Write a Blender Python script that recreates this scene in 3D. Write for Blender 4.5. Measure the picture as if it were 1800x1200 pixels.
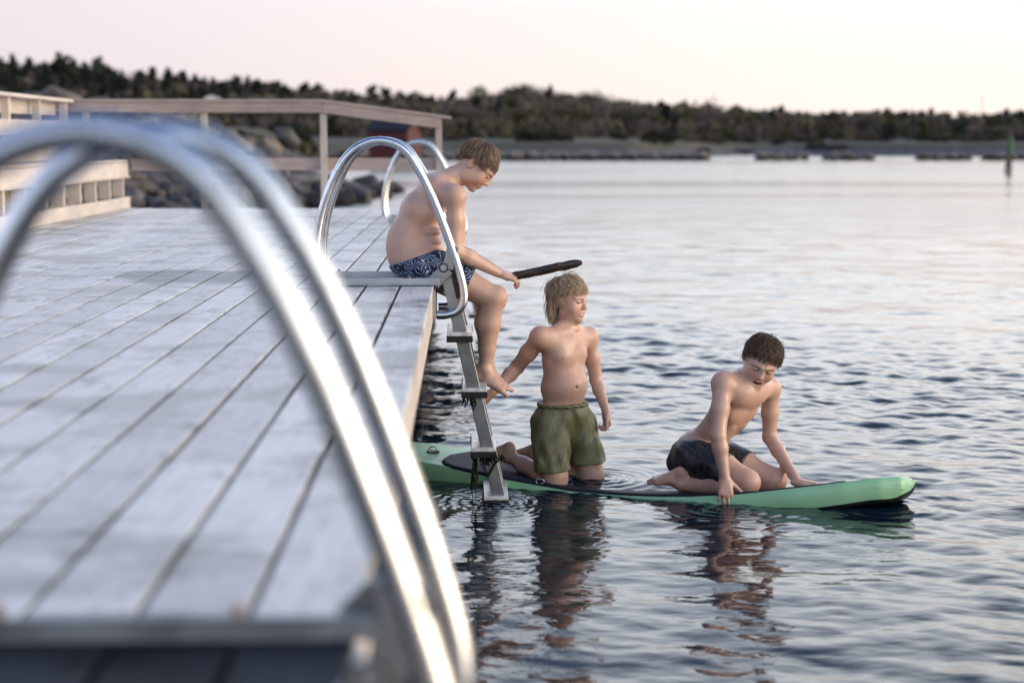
import bpy, math, random
import numpy as np
from mathutils import Vector, Matrix
R = math.radians
sc = bpy.context.scene
for o in list(bpy.data.objects):
    bpy.data.objects.remove(o)

# ------------------------------------------------------------------ camera
CAM_H = 0.64            # above the deck (deck top is z = 0, water is z = -1)
WATER = -1.0
YAW, PITCH, FPX = R(1.53), R(6.62), 3000.0
c_f = np.array([math.sin(YAW)*math.cos(PITCH), math.cos(YAW)*math.cos(PITCH), -math.sin(PITCH)])
c_r = np.array([math.cos(YAW), -math.sin(YAW), 0.0])
c_u = np.cross(c_r, c_f)
cam_d = bpy.data.cameras.new("camera")
cam = bpy.data.objects.new("camera", cam_d)
sc.collection.objects.link(cam)
cam.matrix_world = Matrix(((c_r[0], c_u[0], -c_f[0], 0), (c_r[1], c_u[1], -c_f[1], 0),
                           (c_r[2], c_u[2], -c_f[2], CAM_H), (0, 0, 0, 1)))
cam_d.lens = 60.0
cam_d.sensor_width = 36.0
cam_d.clip_start = 0.05
cam_d.clip_end = 6000
cam_d.dof.use_dof = True
cam_d.dof.focus_distance = 8.05
cam_d.dof.aperture_fstop = 1.9
sc.camera = cam

# ------------------------------------------------------------------ world
SUN_EL, SUN_AZ = R(6.0), R(106)         # azimuth measured from +Y towards +X
world = bpy.data.worlds.new("World")
sc.world = world
world.use_nodes = True
wn, wl = world.node_tree.nodes, world.node_tree.links
wn.clear()
w_out = wn.new("ShaderNodeOutputWorld")
w_bg = wn.new("ShaderNodeBackground")
w_sky = wn.new("ShaderNodeTexSky")
w_sky.sky_type = 'NISHITA'
w_sky.sun_disc = False
w_sky.sun_elevation = SUN_EL
w_sky.sun_rotation = SUN_AZ
w_sky.air_density = 1.0
w_sky.dust_density = 1.5
w_sky.ozone_density = 2.0
# thin evening veil over the clear sky: pale pink at the horizon, blue overhead, warmer towards the sun
w_tc = wn.new("ShaderNodeTexCoord")
w_sep = wn.new("ShaderNodeSeparateXYZ")
wl.new(w_tc.outputs["Generated"], w_sep.inputs[0])
w_ramp = wn.new("ShaderNodeValToRGB")
wl.new(w_sep.outputs["Z"], w_ramp.inputs[0])
els = w_ramp.color_ramp.elements
SKYR = [(0.0, (0.71, 0.645, 0.63)), (0.08, (0.73, 0.69, 0.69)), (0.115, (1.12, 1.19, 1.27)), (0.19, (1.36, 1.49, 1.60)),
        (0.36, (1.10, 1.27, 1.50)), (0.56, (0.22, 0.34, 0.60)), (1.0, (0.07, 0.14, 0.33))]
els[0].position, els[0].color = SKYR[0][0], SKYR[0][1] + (1,)
els[1].position, els[1].color = SKYR[-1][0], SKYR[-1][1] + (1,)
for p_, c_ in SKYR[1:-1]:
    e_ = els.new(p_); e_.color = c_ + (1,)
w_az = wn.new("ShaderNodeMapRange")
wl.new(w_sep.outputs["X"], w_az.inputs[0])
w_az.inputs[1].default_value = -0.35; w_az.inputs[2].default_value = 0.9
w_azr = wn.new("ShaderNodeValToRGB")
wl.new(w_az.outputs[0], w_azr.inputs[0])
w_azr.color_ramp.elements[0].color = (0.79, 0.765, 0.84, 1)
w_azr.color_ramp.elements[1].color = (1.75, 1.45, 1.15, 1)
e_ = w_azr.color_ramp.elements.new(0.42); e_.color = (1.12, 1.06, 1.02, 1)
w_mul = wn.new("ShaderNodeMix"); w_mul.data_type = 'RGBA'; w_mul.blend_type = 'MULTIPLY'
w_mul.inputs[0].default_value = 1.0
w_mul.clamp_result = False
wl.new(w_ramp.outputs[0], w_mul.inputs[6]); wl.new(w_azr.outputs[0], w_mul.inputs[7])
w_scl = wn.new("ShaderNodeVectorMath"); w_scl.operation = 'SCALE'
wl.new(w_mul.outputs[2], w_scl.inputs[0]); w_scl.inputs[3].default_value = 9.0
w_mix = wn.new("ShaderNodeMix"); w_mix.data_type = 'RGBA'
w_mix.inputs[0].default_value = 0.85
wl.new(w_sky.outputs[0], w_mix.inputs[6]); wl.new(w_scl.outputs[0], w_mix.inputs[7])
w_bg.inputs[1].default_value = 0.12
wl.new(w_mix.outputs[2], w_bg.inputs[0]); wl.new(w_bg.outputs[0], w_out.inputs[0])

# ------------------------------------------------------------------ sun
sun_d = bpy.data.lights.new("sun", 'SUN')
sun_d.energy = 1.8
sun_d.angle = R(34)
sun_d.color = (1.0, 0.80, 0.60)
sun = bpy.data.objects.new("sun", sun_d)
sc.collection.objects.link(sun)
sdir = Vector((math.sin(SUN_AZ)*math.cos(SUN_EL), math.cos(SUN_AZ)*math.cos(SUN_EL), math.sin(SUN_EL)))
sun.rotation_euler = sdir.to_track_quat('Z', 'Y').to_euler()

sc.view_settings.view_transform = 'Standard'
sc.view_settings.look = 'None'
sc.view_settings.exposure = 0.55
sc.view_settings.gamma = 1.0
sc.view_settings.use_curve_mapping = False
sc.cycles.use_denoising = True
sc.cycles.max_bounces = 6
sc.cycles.caustics_reflective = False
sc.cycles.caustics_refractive = False

# ------------------------------------------------------------------ helpers
COL = sc.collection
def W(px, py, Y):
    """point on the plane y = Y seen at photo pixel (px, py) (1800 x 1200 frame)"""
    d = c_f + c_r*((px-900)/FPX) + c_u*(-(py-600)/FPX)
    t = Y/d[1]
    return np.array([d[0]*t, Y, CAM_H+d[2]*t])
def tag(o, label=None, cat=None, group=None, kind=None):
    if label: o["label"] = label
    if cat: o["category"] = cat
    if group: o["group"] = group
    if kind: o["kind"] = kind
    return o
def thing(name, loc, label, cat, group=None, rz=0.0):
    o = bpy.data.objects.new(name, None)
    o.empty_display_size = 0.1
    COL.objects.link(o)
    o.location = loc; o.rotation_euler = (0, 0, rz)
    return tag(o, label, cat, group)
def copy_tree(o, parent=None):
    c = o.copy(); COL.objects.link(c)
    if parent is not None: c.parent = parent
    for ch in list(o.children): copy_tree(ch, c)
    return c
def np_mesh(name, V, quads=None, tris=None, polys=None):
    me = bpy.data.meshes.new(name)
    V = np.asarray(V, np.float32)
    loops, starts, totals = [], [], []
    n = 0
    if quads is not None and len(quads):
        q = np.asarray(quads, np.int32); loops.append(q.ravel())
        starts.append(np.arange(len(q))*4+n); totals.append(np.full(len(q), 4)); n += q.size
    if tris is not None and len(tris):
        t = np.asarray(tris, np.int32); loops.append(t.ravel())
        starts.append(np.arange(len(t))*3+n); totals.append(np.full(len(t), 3)); n += t.size
    if polys:
        for p in polys:
            loops.append(np.array(p, np.int32)); starts.append(np.array([n])); totals.append(np.array([len(p)])); n += len(p)
    L = np.concatenate(loops); S = np.concatenate(starts); T = np.concatenate(totals)
    me.vertices.add(len(V)); me.vertices.foreach_set("co", V.ravel())
    me.loops.add(len(L)); me.loops.foreach_set("vertex_index", L)
    me.polygons.add(len(S)); me.polygons.foreach_set("loop_start", S.astype(np.int32))
    try: me.polygons.foreach_set("loop_total", T.astype(np.int32))
    except Exception: pass
    me.update(calc_edges=True); me.validate()
    return me
def set_col(me, cols, name="Col"):
    a = me.color_attributes.new(name, 'FLOAT_COLOR', 'POINT')
    c = np.ones((len(me.vertices), 4), np.float32); c[:, :3] = cols[:, :3]
    a.data.foreach_set("color", c.ravel())
def set_val(me, vals, name):
    a = me.attributes.new(name, 'FLOAT', 'POINT')
    a.data.foreach_set("value", np.asarray(vals, np.float32))
def link(name, me, mat, parent=None, smooth=True, loc=None):
    o = bpy.data.objects.new(name, me); COL.objects.link(o)
    if mat: me.materials.append(mat)
    me.polygons.foreach_set("use_smooth", np.full(len(me.polygons), smooth))
    if parent is not None:
        o.parent = parent
        o.matrix_parent_inverse = Matrix.Identity(4)
    if loc is not None: o.location = loc
    return o

class MB:
    """collects boxes, tubes and plates and links them as one mesh"""
    def __init__(s): s.v = []; s.f = []; s.n = 0; s.a = []
    def add(s, V, F, a=0.0):
        V = np.asarray(V, float)
        s.v.append(V); s.f += [[i+s.n for i in f] for f in F]; s.n += len(V); s.a.append(np.full(len(V), a))
    def box(s, lo, hi, a=0.0, rot=None, piv=None):
        x0, y0, z0 = lo; x1, y1, z1 = hi
        V = np.array([(x0,y0,z0),(x1,y0,z0),(x1,y1,z0),(x0,y1,z0),(x0,y0,z1),(x1,y0,z1),(x1,y1,z1),(x0,y1,z1)], float)
        if rot is not None:
            piv = V.mean(0) if piv is None else np.asarray(piv)
            V = (V-piv) @ np.array(rot).T + piv
        s.add(V, [(0,3,2,1),(4,5,6,7),(0,1,5,4),(1,2,6,5),(2,3,7,6),(3,0,4,7)], a)
    def beam(s, p, q, w, h, up=(0,0,1), a=0.0, w2=None, h2=None):
        """rectangular bar from p to q, w across, h along up"""
        p = np.asarray(p, float); q = np.asarray(q, float)
        d = (q-p)/np.linalg.norm(q-p); r = np.cross(d, up); r /= np.linalg.norm(r); u = np.cross(r, d)
        w2 = w if w2 is None else w2; h2 = h if h2 is None else h2
        V = []
        for c, ww, hh in ((p, w, h), (q, w2, h2)):
            for sx, sy in ((-1,-1),(1,-1),(1,1),(-1,1)): V.append(c+r*sx*ww/2+u*sy*hh/2)
        s.add(V, [(0,1,2,3),(7,6,5,4),(0,4,5,1),(1,5,6,2),(2,6,7,3),(3,7,4,0)], a)
    def tube(s, pts, rad, n=12, a=0.0, cap=True, closed=False):
        P = np.asarray(pts, float); m = len(P)
        rad = np.full(m, rad) if np.isscalar(rad) else np.asarray(rad, float)
        T = np.gradient(P, axis=0)
        if closed: T = np.roll(P, -1, 0)-np.roll(P, 1, 0)
        T /= np.linalg.norm(T, axis=1)[:, None]+1e-12
        ref = np.array([0, 0, 1.0]) if abs(T[0][2]) < 0.9 else np.array([1.0, 0, 0])
        N = np.cross(T[0], ref); N /= np.linalg.norm(N)
        ang = np.arange(n)*2*math.pi/n
        V = []
        for i in range(m):
            N = N-T[i]*(N@T[i]); N /= np.linalg.norm(N)+1e-12
            B = np.cross(T[i], N)
            V.append(P[i]+rad[i]*(np.cos(ang)[:, None]*N+np.sin(ang)[:, None]*B))
        V = np.concatenate(V)
        F = []
        for i in range(m if closed else m-1):
            j = (i+1) % m
            for k in range(n):
                k2 = (k+1) % n
                F.append((i*n+k, i*n+k2, j*n+k2, j*n+k))
        if cap and not closed:
            F.append(tuple(range(n-1, -1, -1))); F.append(tuple((m-1)*n+k for k in range(n)))
        s.add(V, F, a)
    def build(s, name, mat, parent=None, smooth=False, bevel=0.0, loc=None, attr=None):
        V = np.concatenate(s.v)
        me = np_mesh(name, V, polys=s.f)
        if attr: set_val(me, np.concatenate(s.a), attr)
        o = link(name, me, mat, parent, smooth, loc)
        if bevel:
            m = o.modifiers.new("bevel", 'BEVEL'); m.width = bevel; m.segments = 2; m.limit_method = 'ANGLE'
            m.harden_normals = False
        if smooth:
            try: me.set_sharp_from_angle(angle=R(50))
            except Exception: pass
        return o
def catmull(P, n):
    P = np.asarray(P, float); P = np.vstack([2*P[0]-P[1], P, 2*P[-1]-P[-2]])
    out = []
    for i in range(1, len(P)-2):
        for t in np.linspace(0, 1, n, endpoint=False):
            out.append(0.5*((2*P[i])+(-P[i-1]+P[i+1])*t+(2*P[i-1]-5*P[i]+4*P[i+1]-P[i+2])*t*t+(-P[i-1]+3*P[i]-3*P[i+1]+P[i+2])*t**3))
    out.append(P[-2])
    return np.array(out)

# ------------------------------------------------------------------ material helpers
def mat(name, base=(0.5,0.5,0.5), rough=0.5, metal=0.0, spec=0.5, **kw):
    m = bpy.data.materials.new(name); m.use_nodes = True
    b = m.node_tree.nodes["Principled BSDF"]
    b.inputs["Base Color"].default_value = tuple(base)+(1,)
    b.inputs["Roughness"].default_value = rough
    b.inputs["Metallic"].default_value = metal
    b.inputs["Specular IOR Level"].default_value = spec
    for k, v in kw.items(): b.inputs[k.replace("_", " ")].default_value = v
    return m
def nodes(m): return m.node_tree.nodes, m.node_tree.links, m.node_tree.nodes["Principled BSDF"]
def ramp(nt, lk, src, stops):
    r = nt.new("ShaderNodeValToRGB"); lk.new(src, r.inputs[0])
    e = r.color_ramp.elements
    e[0].position, e[0].color = stops[0][0], tuple(stops[0][1])+(1,)
    e[1].position, e[1].color = stops[-1][0], tuple(stops[-1][1])+(1,)
    for p, c in stops[1:-1]:
        q = e.new(p); q.color = tuple(c)+(1,)
    return r.outputs[0]
def noise(nt, lk, vec, scale, detail=4, rough=0.55, stretch=None, dist=0.0):
    if stretch is not None:
        mp = nt.new("ShaderNodeMapping"); lk.new(vec, mp.inputs[0]); mp.inputs[3].default_value = stretch; vec = mp.outputs[0]
    n = nt.new("ShaderNodeTexNoise"); lk.new(vec, n.inputs["Vector"])
    n.inputs["Scale"].default_value = scale; n.inputs["Detail"].default_value = detail
    n.inputs["Roughness"].default_value = rough; n.inputs["Distortion"].default_value = dist
    return n.outputs[0]
def mixc(nt, lk, fac, a, b, mode='MIX'):
    m = nt.new("ShaderNodeMix"); m.data_type = 'RGBA'; m.blend_type = mode
    for i, x in ((0, fac), (6, a), (7, b)):
        if hasattr(x, "links"): lk.new(x, m.inputs[i])
        elif i == 0: m.inputs[0].default_value = x
        else: m.inputs[i].default_value = tuple(x)+(1,)
    return m.outputs[2]
def bump(nt, lk, b, h, strength, dist=0.01):
    n = nt.new("ShaderNodeBump"); lk.new(h, n.inputs["Height"])
    n.inputs["Strength"].default_value = strength; n.inputs["Distance"].default_value = dist
    lk.new(n.outputs[0], b.inputs["Normal"])
def coords(nt, kind="Object"):
    t = nt.new("ShaderNodeTexCoord"); return t.outputs[kind]
def attr(nt, name):
    a = nt.new("ShaderNodeAttribute"); a.attribute_name = name; return a
def math_(nt, lk, op, a, b=None, c=None):
    m = nt.new("ShaderNodeMath"); m.operation = op
    for i, x in enumerate((a, b, c)):
        if x is None: continue
        if hasattr(x, "links"): lk.new(x, m.inputs[i])
        else: m.inputs[i].default_value = x
    return m.outputs[0]

# weathered, silvery planks
def wood_mat(name, c_lo, c_mid, c_hi, grain_axis='Y', rough=0.55, wet=False, spec=0.5, blotch=1.0):
    m = mat(name, rough=rough, spec=spec); nt, lk, b = nodes(m)
    co = coords(nt)
    st = (14, 0.6, 14) if grain_axis == 'Y' else ((0.6, 14, 14) if grain_axis == 'X' else (14, 14, 0.6))
    g = noise(nt, lk, co, 6.0, 6, 0.65, stretch=st, dist=0.4)
    bl = noise(nt, lk, co, 1.7, 5, 0.62)
    base = ramp(nt, lk, g, [(0.25, c_lo), (0.5, c_mid), (0.78, c_hi)])
    bl2 = noise(nt, lk, co, 7.5, 5, 0.7, stretch=(1, 0.5, 1))
    dirt = mixc(nt, lk, 1.0, ramp(nt, lk, bl, [(0.40, (1-0.33*blotch,)*3), (0.50, (0.95, 0.95, 0.95)), (0.7, (1.08, 1.07, 1.06))]), ramp(nt, lk, bl2, [(0.30, (1-0.35*blotch,)*3), (0.45, (1, 1, 1)), (0.8, (1.04, 1.03, 1.02))]), 'MULTIPLY')
    col = mixc(nt, lk, 1.0, base, dirt, 'MULTIPLY')
    at = attr(nt, "plank")
    pv = ramp(nt, lk, at.outputs["Fac"], [(0.0, (0.80, 0.79, 0.80)), (0.5, (0.97, 0.96, 0.96)), (1.0, (1.10, 1.10, 1.10))])
    col = mixc(nt, lk, 1.0, col, pv, 'MULTIPLY')
    rr = ramp(nt, lk, bl, [(0.38, (rough*0.75,)*3), (0.62, (rough,)*3)])
    if wet:  # covers the darker near planks and the damp print
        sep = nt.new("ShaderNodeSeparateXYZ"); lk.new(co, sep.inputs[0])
        # planks much darker and less specular up to the nearest ladder
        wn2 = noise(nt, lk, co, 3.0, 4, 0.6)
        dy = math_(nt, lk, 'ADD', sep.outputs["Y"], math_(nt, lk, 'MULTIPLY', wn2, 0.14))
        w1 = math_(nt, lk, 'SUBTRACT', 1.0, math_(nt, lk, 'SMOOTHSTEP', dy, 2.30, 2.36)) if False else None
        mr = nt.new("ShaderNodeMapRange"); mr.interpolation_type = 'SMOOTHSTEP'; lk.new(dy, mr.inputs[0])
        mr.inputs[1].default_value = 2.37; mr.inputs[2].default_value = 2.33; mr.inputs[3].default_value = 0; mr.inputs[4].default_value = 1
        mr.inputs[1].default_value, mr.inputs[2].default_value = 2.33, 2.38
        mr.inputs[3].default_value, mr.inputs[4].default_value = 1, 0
        near_dark = mr.outputs[0]
        # a damp puddle print further along
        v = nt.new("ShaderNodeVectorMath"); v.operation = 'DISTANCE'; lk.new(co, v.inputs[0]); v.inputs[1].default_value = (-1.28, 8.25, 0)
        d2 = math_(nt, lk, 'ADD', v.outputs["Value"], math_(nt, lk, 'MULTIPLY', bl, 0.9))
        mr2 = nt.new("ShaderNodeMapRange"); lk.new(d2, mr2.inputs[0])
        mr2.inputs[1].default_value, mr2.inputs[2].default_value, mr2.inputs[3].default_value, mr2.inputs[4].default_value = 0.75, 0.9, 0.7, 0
        dark_damp = math_(nt, lk, 'MAXIMUM', near_dark, mr2.outputs[0])
        col = mixc(nt, lk, dark_damp, col, mixc(nt, lk, 1.0, col, (0.045, 0.055, 0.075), 'MULTIPLY'))
        rr = mixc(nt, lk, dark_damp, rr, (0.42, 0.42, 0.42))
        sp = mixc(nt, lk, near_dark, (spec,)*3, (0.02,)*3)
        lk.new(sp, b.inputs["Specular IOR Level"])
    lk.new(col, b.inputs["Base Color"]); lk.new(rr, b.inputs["Roughness"])
    bump(nt, lk, b, g, 0.25, 0.004)
    return m
M = {}
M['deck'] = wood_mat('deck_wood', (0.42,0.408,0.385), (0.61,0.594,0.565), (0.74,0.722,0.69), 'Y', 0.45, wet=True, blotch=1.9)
M['board'] = wood_mat('pale_wood', (0.42,0.37,0.33), (0.60,0.54,0.49), (0.70,0.64,0.59), 'Y', 0.6, blotch=0.4)
M['rail'] = wood_mat('rail_wood', (0.24,0.19,0.165), (0.37,0.30,0.265), (0.47,0.39,0.35), 'X', 0.65, blotch=0.5)
M['post'] = wood_mat('post_wood', (0.30,0.26,0.23), (0.44,0.39,0.35), (0.56,0.50,0.46), 'Z', 0.65, blotch=0.4)
M['dark_wood'] = wood_mat('pile_wood', (0.05,0.045,0.04), (0.09,0.08,0.07), (0.15,0.13,0.11), 'Z', 0.7, blotch=0.6)
def steel_mat(name, c, rough, scr=60):
    m = mat(name, c, rough, 1.0); nt, lk, b = nodes(m)
    co = coords(nt)
    n1 = noise(nt, lk, co, 9, 5, 0.65)
    lk.new(ramp(nt, lk, n1, [(0.3, (rough*0.8,)*3), (0.7, (rough*1.35,)*3)]), b.inputs["Roughness"])
    lk.new(mixc(nt, lk, 1.0, c, ramp(nt, lk, noise(nt, lk, co, 23, 4, 0.7), [(0.3, (0.80,0.78,0.75)), (0.5, (1,1,1)), (0.8, (1.04,1.04,1.04))]), 'MULTIPLY'), b.inputs["Base Color"])
    return m
M['steel'] = steel_mat('brushed_steel', (0.58, 0.61, 0.645), 0.25)
M['galv'] = steel_mat('galvanised_steel', (0.46, 0.49, 0.52), 0.38)
M['plate'] = steel_mat('stained_steel', (0.36, 0.37, 0.38), 0.36)
M['brass'] = steel_mat('rusty_brass', (0.20, 0.125, 0.075), 0.45)
M['black'] = mat('black_rubber', (0.012,0.012,0.013), 0.45)
m = mat('tread_plastic', (0.70,0.72,0.74), 0.28); nt, lk, b = nodes(m)
lk.new(ramp(nt, lk, noise(nt, lk, coords(nt), 30, 4, 0.7), [(0.35, (0.42,0.42,0.42)), (0.55, (0.72,0.73,0.75))]), b.inputs["Base Color"]); M['tread'] = m
m = mat('seaweed', (0.010,0.012,0.007), 0.7, spec=0.15); M['weed'] = m
# ================================================================== water
def wave_params(n=92, seed=5):
    rng = np.random.default_rng(seed)
    lam = np.exp(rng.uniform(math.log(0.09), math.log(2.6), n))
    th = rng.normal(0, 0.62, n) + R(88)            # most crests run across the view
    th = np.where(rng.random(n) < 0.25, rng.uniform(0, math.pi, n), th)
    k = 2*math.pi/lam
    slope = 0.034*np.minimum(1.0, (lam/0.18))**0.6*np.minimum(1, (0.30/lam))**1.25
    amp = slope/k
    ph = rng.uniform(0, 2*math.pi, n)
    return k*np.cos(th), k*np.sin(th), amp, ph, lam
KX, KY, KA, KP, KL = wave_params()
RIPPLES = [(W(880, 893, 7.75), 0.055, 0.004), (W(985, 862, 8.1), 0.06, 0.0035), (W(1055, 850, 8.25), 0.06, 0.003),
           (W(850, 905, 7.6), 0.045, 0.003), (W(1290, 905, 7.55), 0.07, 0.003), (W(1560, 900, 7.6), 0.07, 0.003)]
def water_h(X, Y, spacing=None):
    H = np.zeros_like(X, np.float32)
    warp = 0.35*np.sin(0.9*X+0.4*Y)+0.25*np.sin(1.7*Y-0.7*X+1.3)
    calm = 0.62+0.38*np.sin(0.55*X+0.8+0.9*np.sin(0.31*Y))*np.sin(0.47*Y+0.5*X+1.0)
    calm = np.clip(calm, 0.3, 1.0)
    for kx, ky, a, p, l in zip(KX, KY, KA, KP, KL):
        w = a
        if spacing is not None: w = a*np.clip((l/spacing-3.0)/3.0, 0, 1)
        ph = kx*X+ky*Y+p+warp*(1.2 if l < 0.6 else 0.4)
        s = np.sin(ph)
        H += (w*(calm if l < 0.7 else 1.0)*(s+0.22*np.cos(2*ph))).astype(np.float32)
    for c, lam, a in RIPPLES:
        r = np.hypot(X-c[0], Y-c[1])
        H += (a*np.sin(2*math.pi*r/lam)*np.exp(-(r/0.26)**2)*np.clip(r/0.05, 0, 1)).astype(np.float32)
    return H
def build_water():
    y0 = np.concatenate([np.linspace(-12, 3.6, 40), 3.6+np.cumsum(np.full(60, 0.016))])
    ys = list(y0)
    y = ys[-1]
    while y < 900:
        st = max(0.0085, 0.00022*y*y*0.62) if y < 60 else y*0.05
        st = min(st, y*0.05); y += st; ys.append(y)
    ys = np.array(ys)
    u = np.linspace(-1, 1, 760)
    u = np.concatenate([-1-np.geomspace(0.02, 14, 26)[::-1], u, 1+np.geomspace(0.02, 14, 26)])
    half = 0.9+0.36*np.clip(ys, 0, None)
    cx = 0.02*ys+0.55*np.exp(-((ys-7)/6)**2)
    X = cx[:, None]+u[None, :]*half[:, None]
    Y = np.repeat(ys[:, None], len(u), 1)
    sp = np.maximum(np.gradient(ys)[:, None], np.gradient(u)[None, :]*half[:, None])
    Z = WATER+water_h(X.astype(np.float32), Y.astype(np.float32), sp)
    nr, nc = X.shape
    V = np.stack([X, Y, Z], -1).reshape(-1, 3)
    i = np.arange(nr-1)[:, None]*nc+np.arange(nc-1)[None, :]
    Q = np.stack([i, i+1, i+nc+1, i+nc], -1).reshape(-1, 4)
    return np_mesh("water", V, quads=Q)
m = mat('sea_water', (0.006, 0.014, 0.024), 0.03, spec=0.5, IOR=1.333); nt, lk, b = nodes(m)
co = coords(nt)
n1 = noise(nt, lk, co, 9.0, 3, 0.6, stretch=(0.55, 1.5, 1))
n2 = noise(nt, lk, co, 1.6, 4, 0.6, stretch=(0.5, 1.6, 1))
n3 = noise(nt, lk, co, 0.35, 3, 0.6, stretch=(0.5, 1.8, 1))
sep = nt.new("ShaderNodeSeparateXYZ"); lk.new(co, sep.inputs[0])
far = nt.new("ShaderNodeMapRange"); lk.new(sep.outputs["Y"], far.inputs[0])
far.inputs[1].default_value, far.inputs[2].default_value, far.inputs[3].default_value, far.inputs[4].default_value = 10, 34, 0.0, 1.0
farw = far.outputs[0]
h = math_(nt, lk, 'MULTIPLY', n1, 0.0035)
h = math_(nt, lk, 'ADD', h, math_(nt, lk, 'MULTIPLY', math_(nt, lk, 'MULTIPLY', n2, 0.019), farw))
h = math_(nt, lk, 'ADD', h, math_(nt, lk, 'MULTIPLY', math_(nt, lk, 'MULTIPLY', n3, 0.05), farw))
bn = nt.new("ShaderNodeBump"); lk.new(h, bn.inputs["Height"]); bn.inputs["Strength"].default_value = 1.0; bn.inputs["Distance"].default_value = 1.0
lk.new(bn.outputs[0], b.inputs["Normal"])
gust = noise(nt, lk, co, 0.05, 2, 0.5, stretch=(0.3, 1.6, 1))
lk.new(mixc(nt, lk, farw, (0.03,)*3, ramp(nt, lk, gust, [(0.4, (0.10,)*3), (0.6, (0.22,)*3)])), b.inputs["Roughness"])
M['water'] = m
tag(link("water", build_water(), m), kind="structure")

# ================================================================== terrain
RIDGE = [(-700,120),(-300,100),(-120,98),(0,97),(60,108),(150,112),(260,124),(330,130),(440,138),(560,152),(640,164),(700,158),
         (760,168),(800,172),(840,160),(900,150),(960,152),(1020,160),(1100,172),(1180,184),(1240,184),(1300,192),(1400,196),
         (1470,190),(1560,186),(1620,192),(1700,203),(1800,209),(2000,214),(2400,222),(3000,232)]
RIDGE = np.array(RIDGE, float)
def u_of(X, Y): return 820+X/Y*3000.0          # photo column of a direction, used to lay out the skyline
def ridge_top(u, D):                              # height of the wooded skyline at distance D
    return CAM_H+(252-np.interp(u, RIDGE[:, 0], RIDGE[:, 1]))/3000.0*D
def vnoise(x, y, s=0):
    return (np.sin(x*1.3+s)+np.sin(y*1.7-s*2+1)+np.sin((x+y)*0.9+2.1*s)+np.sin((x-y)*2.3+s*3)*0.6+np.sin(x*3.1+y*2.2+s)*0.4)/4.0
DR = 430.0
def land_h(X, Y):
    u = u_of(X, np.maximum(Y, 1))
    shore = 172+8*np.sin(X*0.05)+6*np.sin(X*0.13+2)
    shore = shore+np.interp(u, [900, 1120, 1290], [0, 6, 52])
    shore = np.where(u < 700, 172-np.clip((700-u)/700, 0, 1.2)*75, shore)
    t = np.clip((Y-shore)/10.0, -1, 1)
    base = np.where(t > 0, WATER-0.1+t*1.75, WATER+t*1.2-0.1)
    base = base+np.clip((Y-shore)/120.0, 0, 1)*1.1
    top = ridge_top(u, DR)-7.6
    up = np.clip((Y-285)/(DR-285), 0, 1); up = up*up*(3-2*up)
    z = base+up*np.maximum(top-base, 0)+np.clip(Y-DR, 0, 400)*(-0.01)
    z = z+0.35*vnoise(X*0.06, Y*0.06, 1)*np.clip((Y-shore)/20, 0, 1)
    # left embankment with riprap, reaching towards the pier's far end
    ex = np.interp(Y, [16, 20, 30, 44, 57, 60, 66, 75, 90, 120], [-6.5, -6.2, -4.6, -4.0, -3.2, -5.6, -6.5, -7.2, -8.5, -12.0])
    tt = np.clip((ex-X)/5.5, -0.6, 1)
    top2 = np.interp(Y, [14, 40, 60, 80, 120], [0.3, 0.2, 0.7, 1.6, 1.9])
    emb = np.where(tt > 0, WATER-0.25+tt*(top2-WATER+0.25), WATER-0.25+tt*1.5)
    emb = np.where((Y > 17.5), emb, -3.0)
    return np.maximum(z, np.where(Y < 175, emb, -9))
def build_land():
    ys = np.concatenate([np.linspace(14, 100, 130), np.linspace(101, 300, 150), np.linspace(303, 760, 90)])
    us = np.linspace(-2600, 4200, 330)
    Y = np.repeat(ys[:, None], len(us), 1)
    X = (us[None, :]-820)/3000.0*Y
    Z = land_h(X, Y)
    nr, nc = X.shape
    V = np.stack([X, Y, Z], -1).reshape(-1, 3)
    i = np.arange(nr-1)[:, None]*nc+np.arange(nc-1)[None, :]
    Q = np.stack([i, i+1, i+nc+1, i+nc], -1).reshape(-1, 4)
    return np_mesh("hills", V, quads=Q)
m = mat('heath_ground', rough=0.9); nt, lk, b = nodes(m); co = coords(nt)
g1 = noise(nt, lk, co, 0.06, 5, 0.6); g2 = noise(nt, lk, co, 0.7, 5, 0.65)
c1 = ramp(nt, lk, g1, [(0.35, (0.024,0.028,0.012)), (0.5, (0.048,0.044,0.022)), (0.65, (0.080,0.062,0.036))])
c2 = ramp(nt, lk, g2, [(0.3, (0.6,0.6,0.6)), (0.7, (1.3,1.3,1.3))])
geo = nt.new("ShaderNodeNewGeometry"); sp_ = nt.new("ShaderNodeSeparateXYZ"); lk.new(geo.outputs["Position"], sp_.inputs[0])
hz = math_(nt, lk, 'ADD', sp_.outputs["Z"], math_(nt, lk, 'MULTIPLY', g2, 0.5))
st_ = ramp(nt, lk, math_(nt, lk, 'MULTIPLY', math_(nt, lk, 'ADD', hz, 1.0), 0.5), [(0.55, (1,1,1)), (0.68, (0,0,0))])
near_ = nt.new("ShaderNodeMapRange"); lk.new(sp_.outputs["Y"], near_.inputs[0]); near_.inputs[1].default_value, near_.inputs[2].default_value = 88, 100; near_.inputs[3].default_value, near_.inputs[4].default_value = 1, 0
st_ = math_(nt, lk, 'MAXIMUM', st_, near_.outputs[0])
stone = ramp(nt, lk, g2, [(0.35, (0.02,0.02,0.022)), (0.55, (0.06,0.06,0.063)), (0.7, (0.13,0.125,0.12))])
lk.new(mixc(nt, lk, st_, mixc(nt, lk, 1.0, c1, c2, 'MULTIPLY'), stone), b.inputs["Base Color"]); M['land'] = m
tag(link("hills", build_land(), m), kind="structure")

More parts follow.
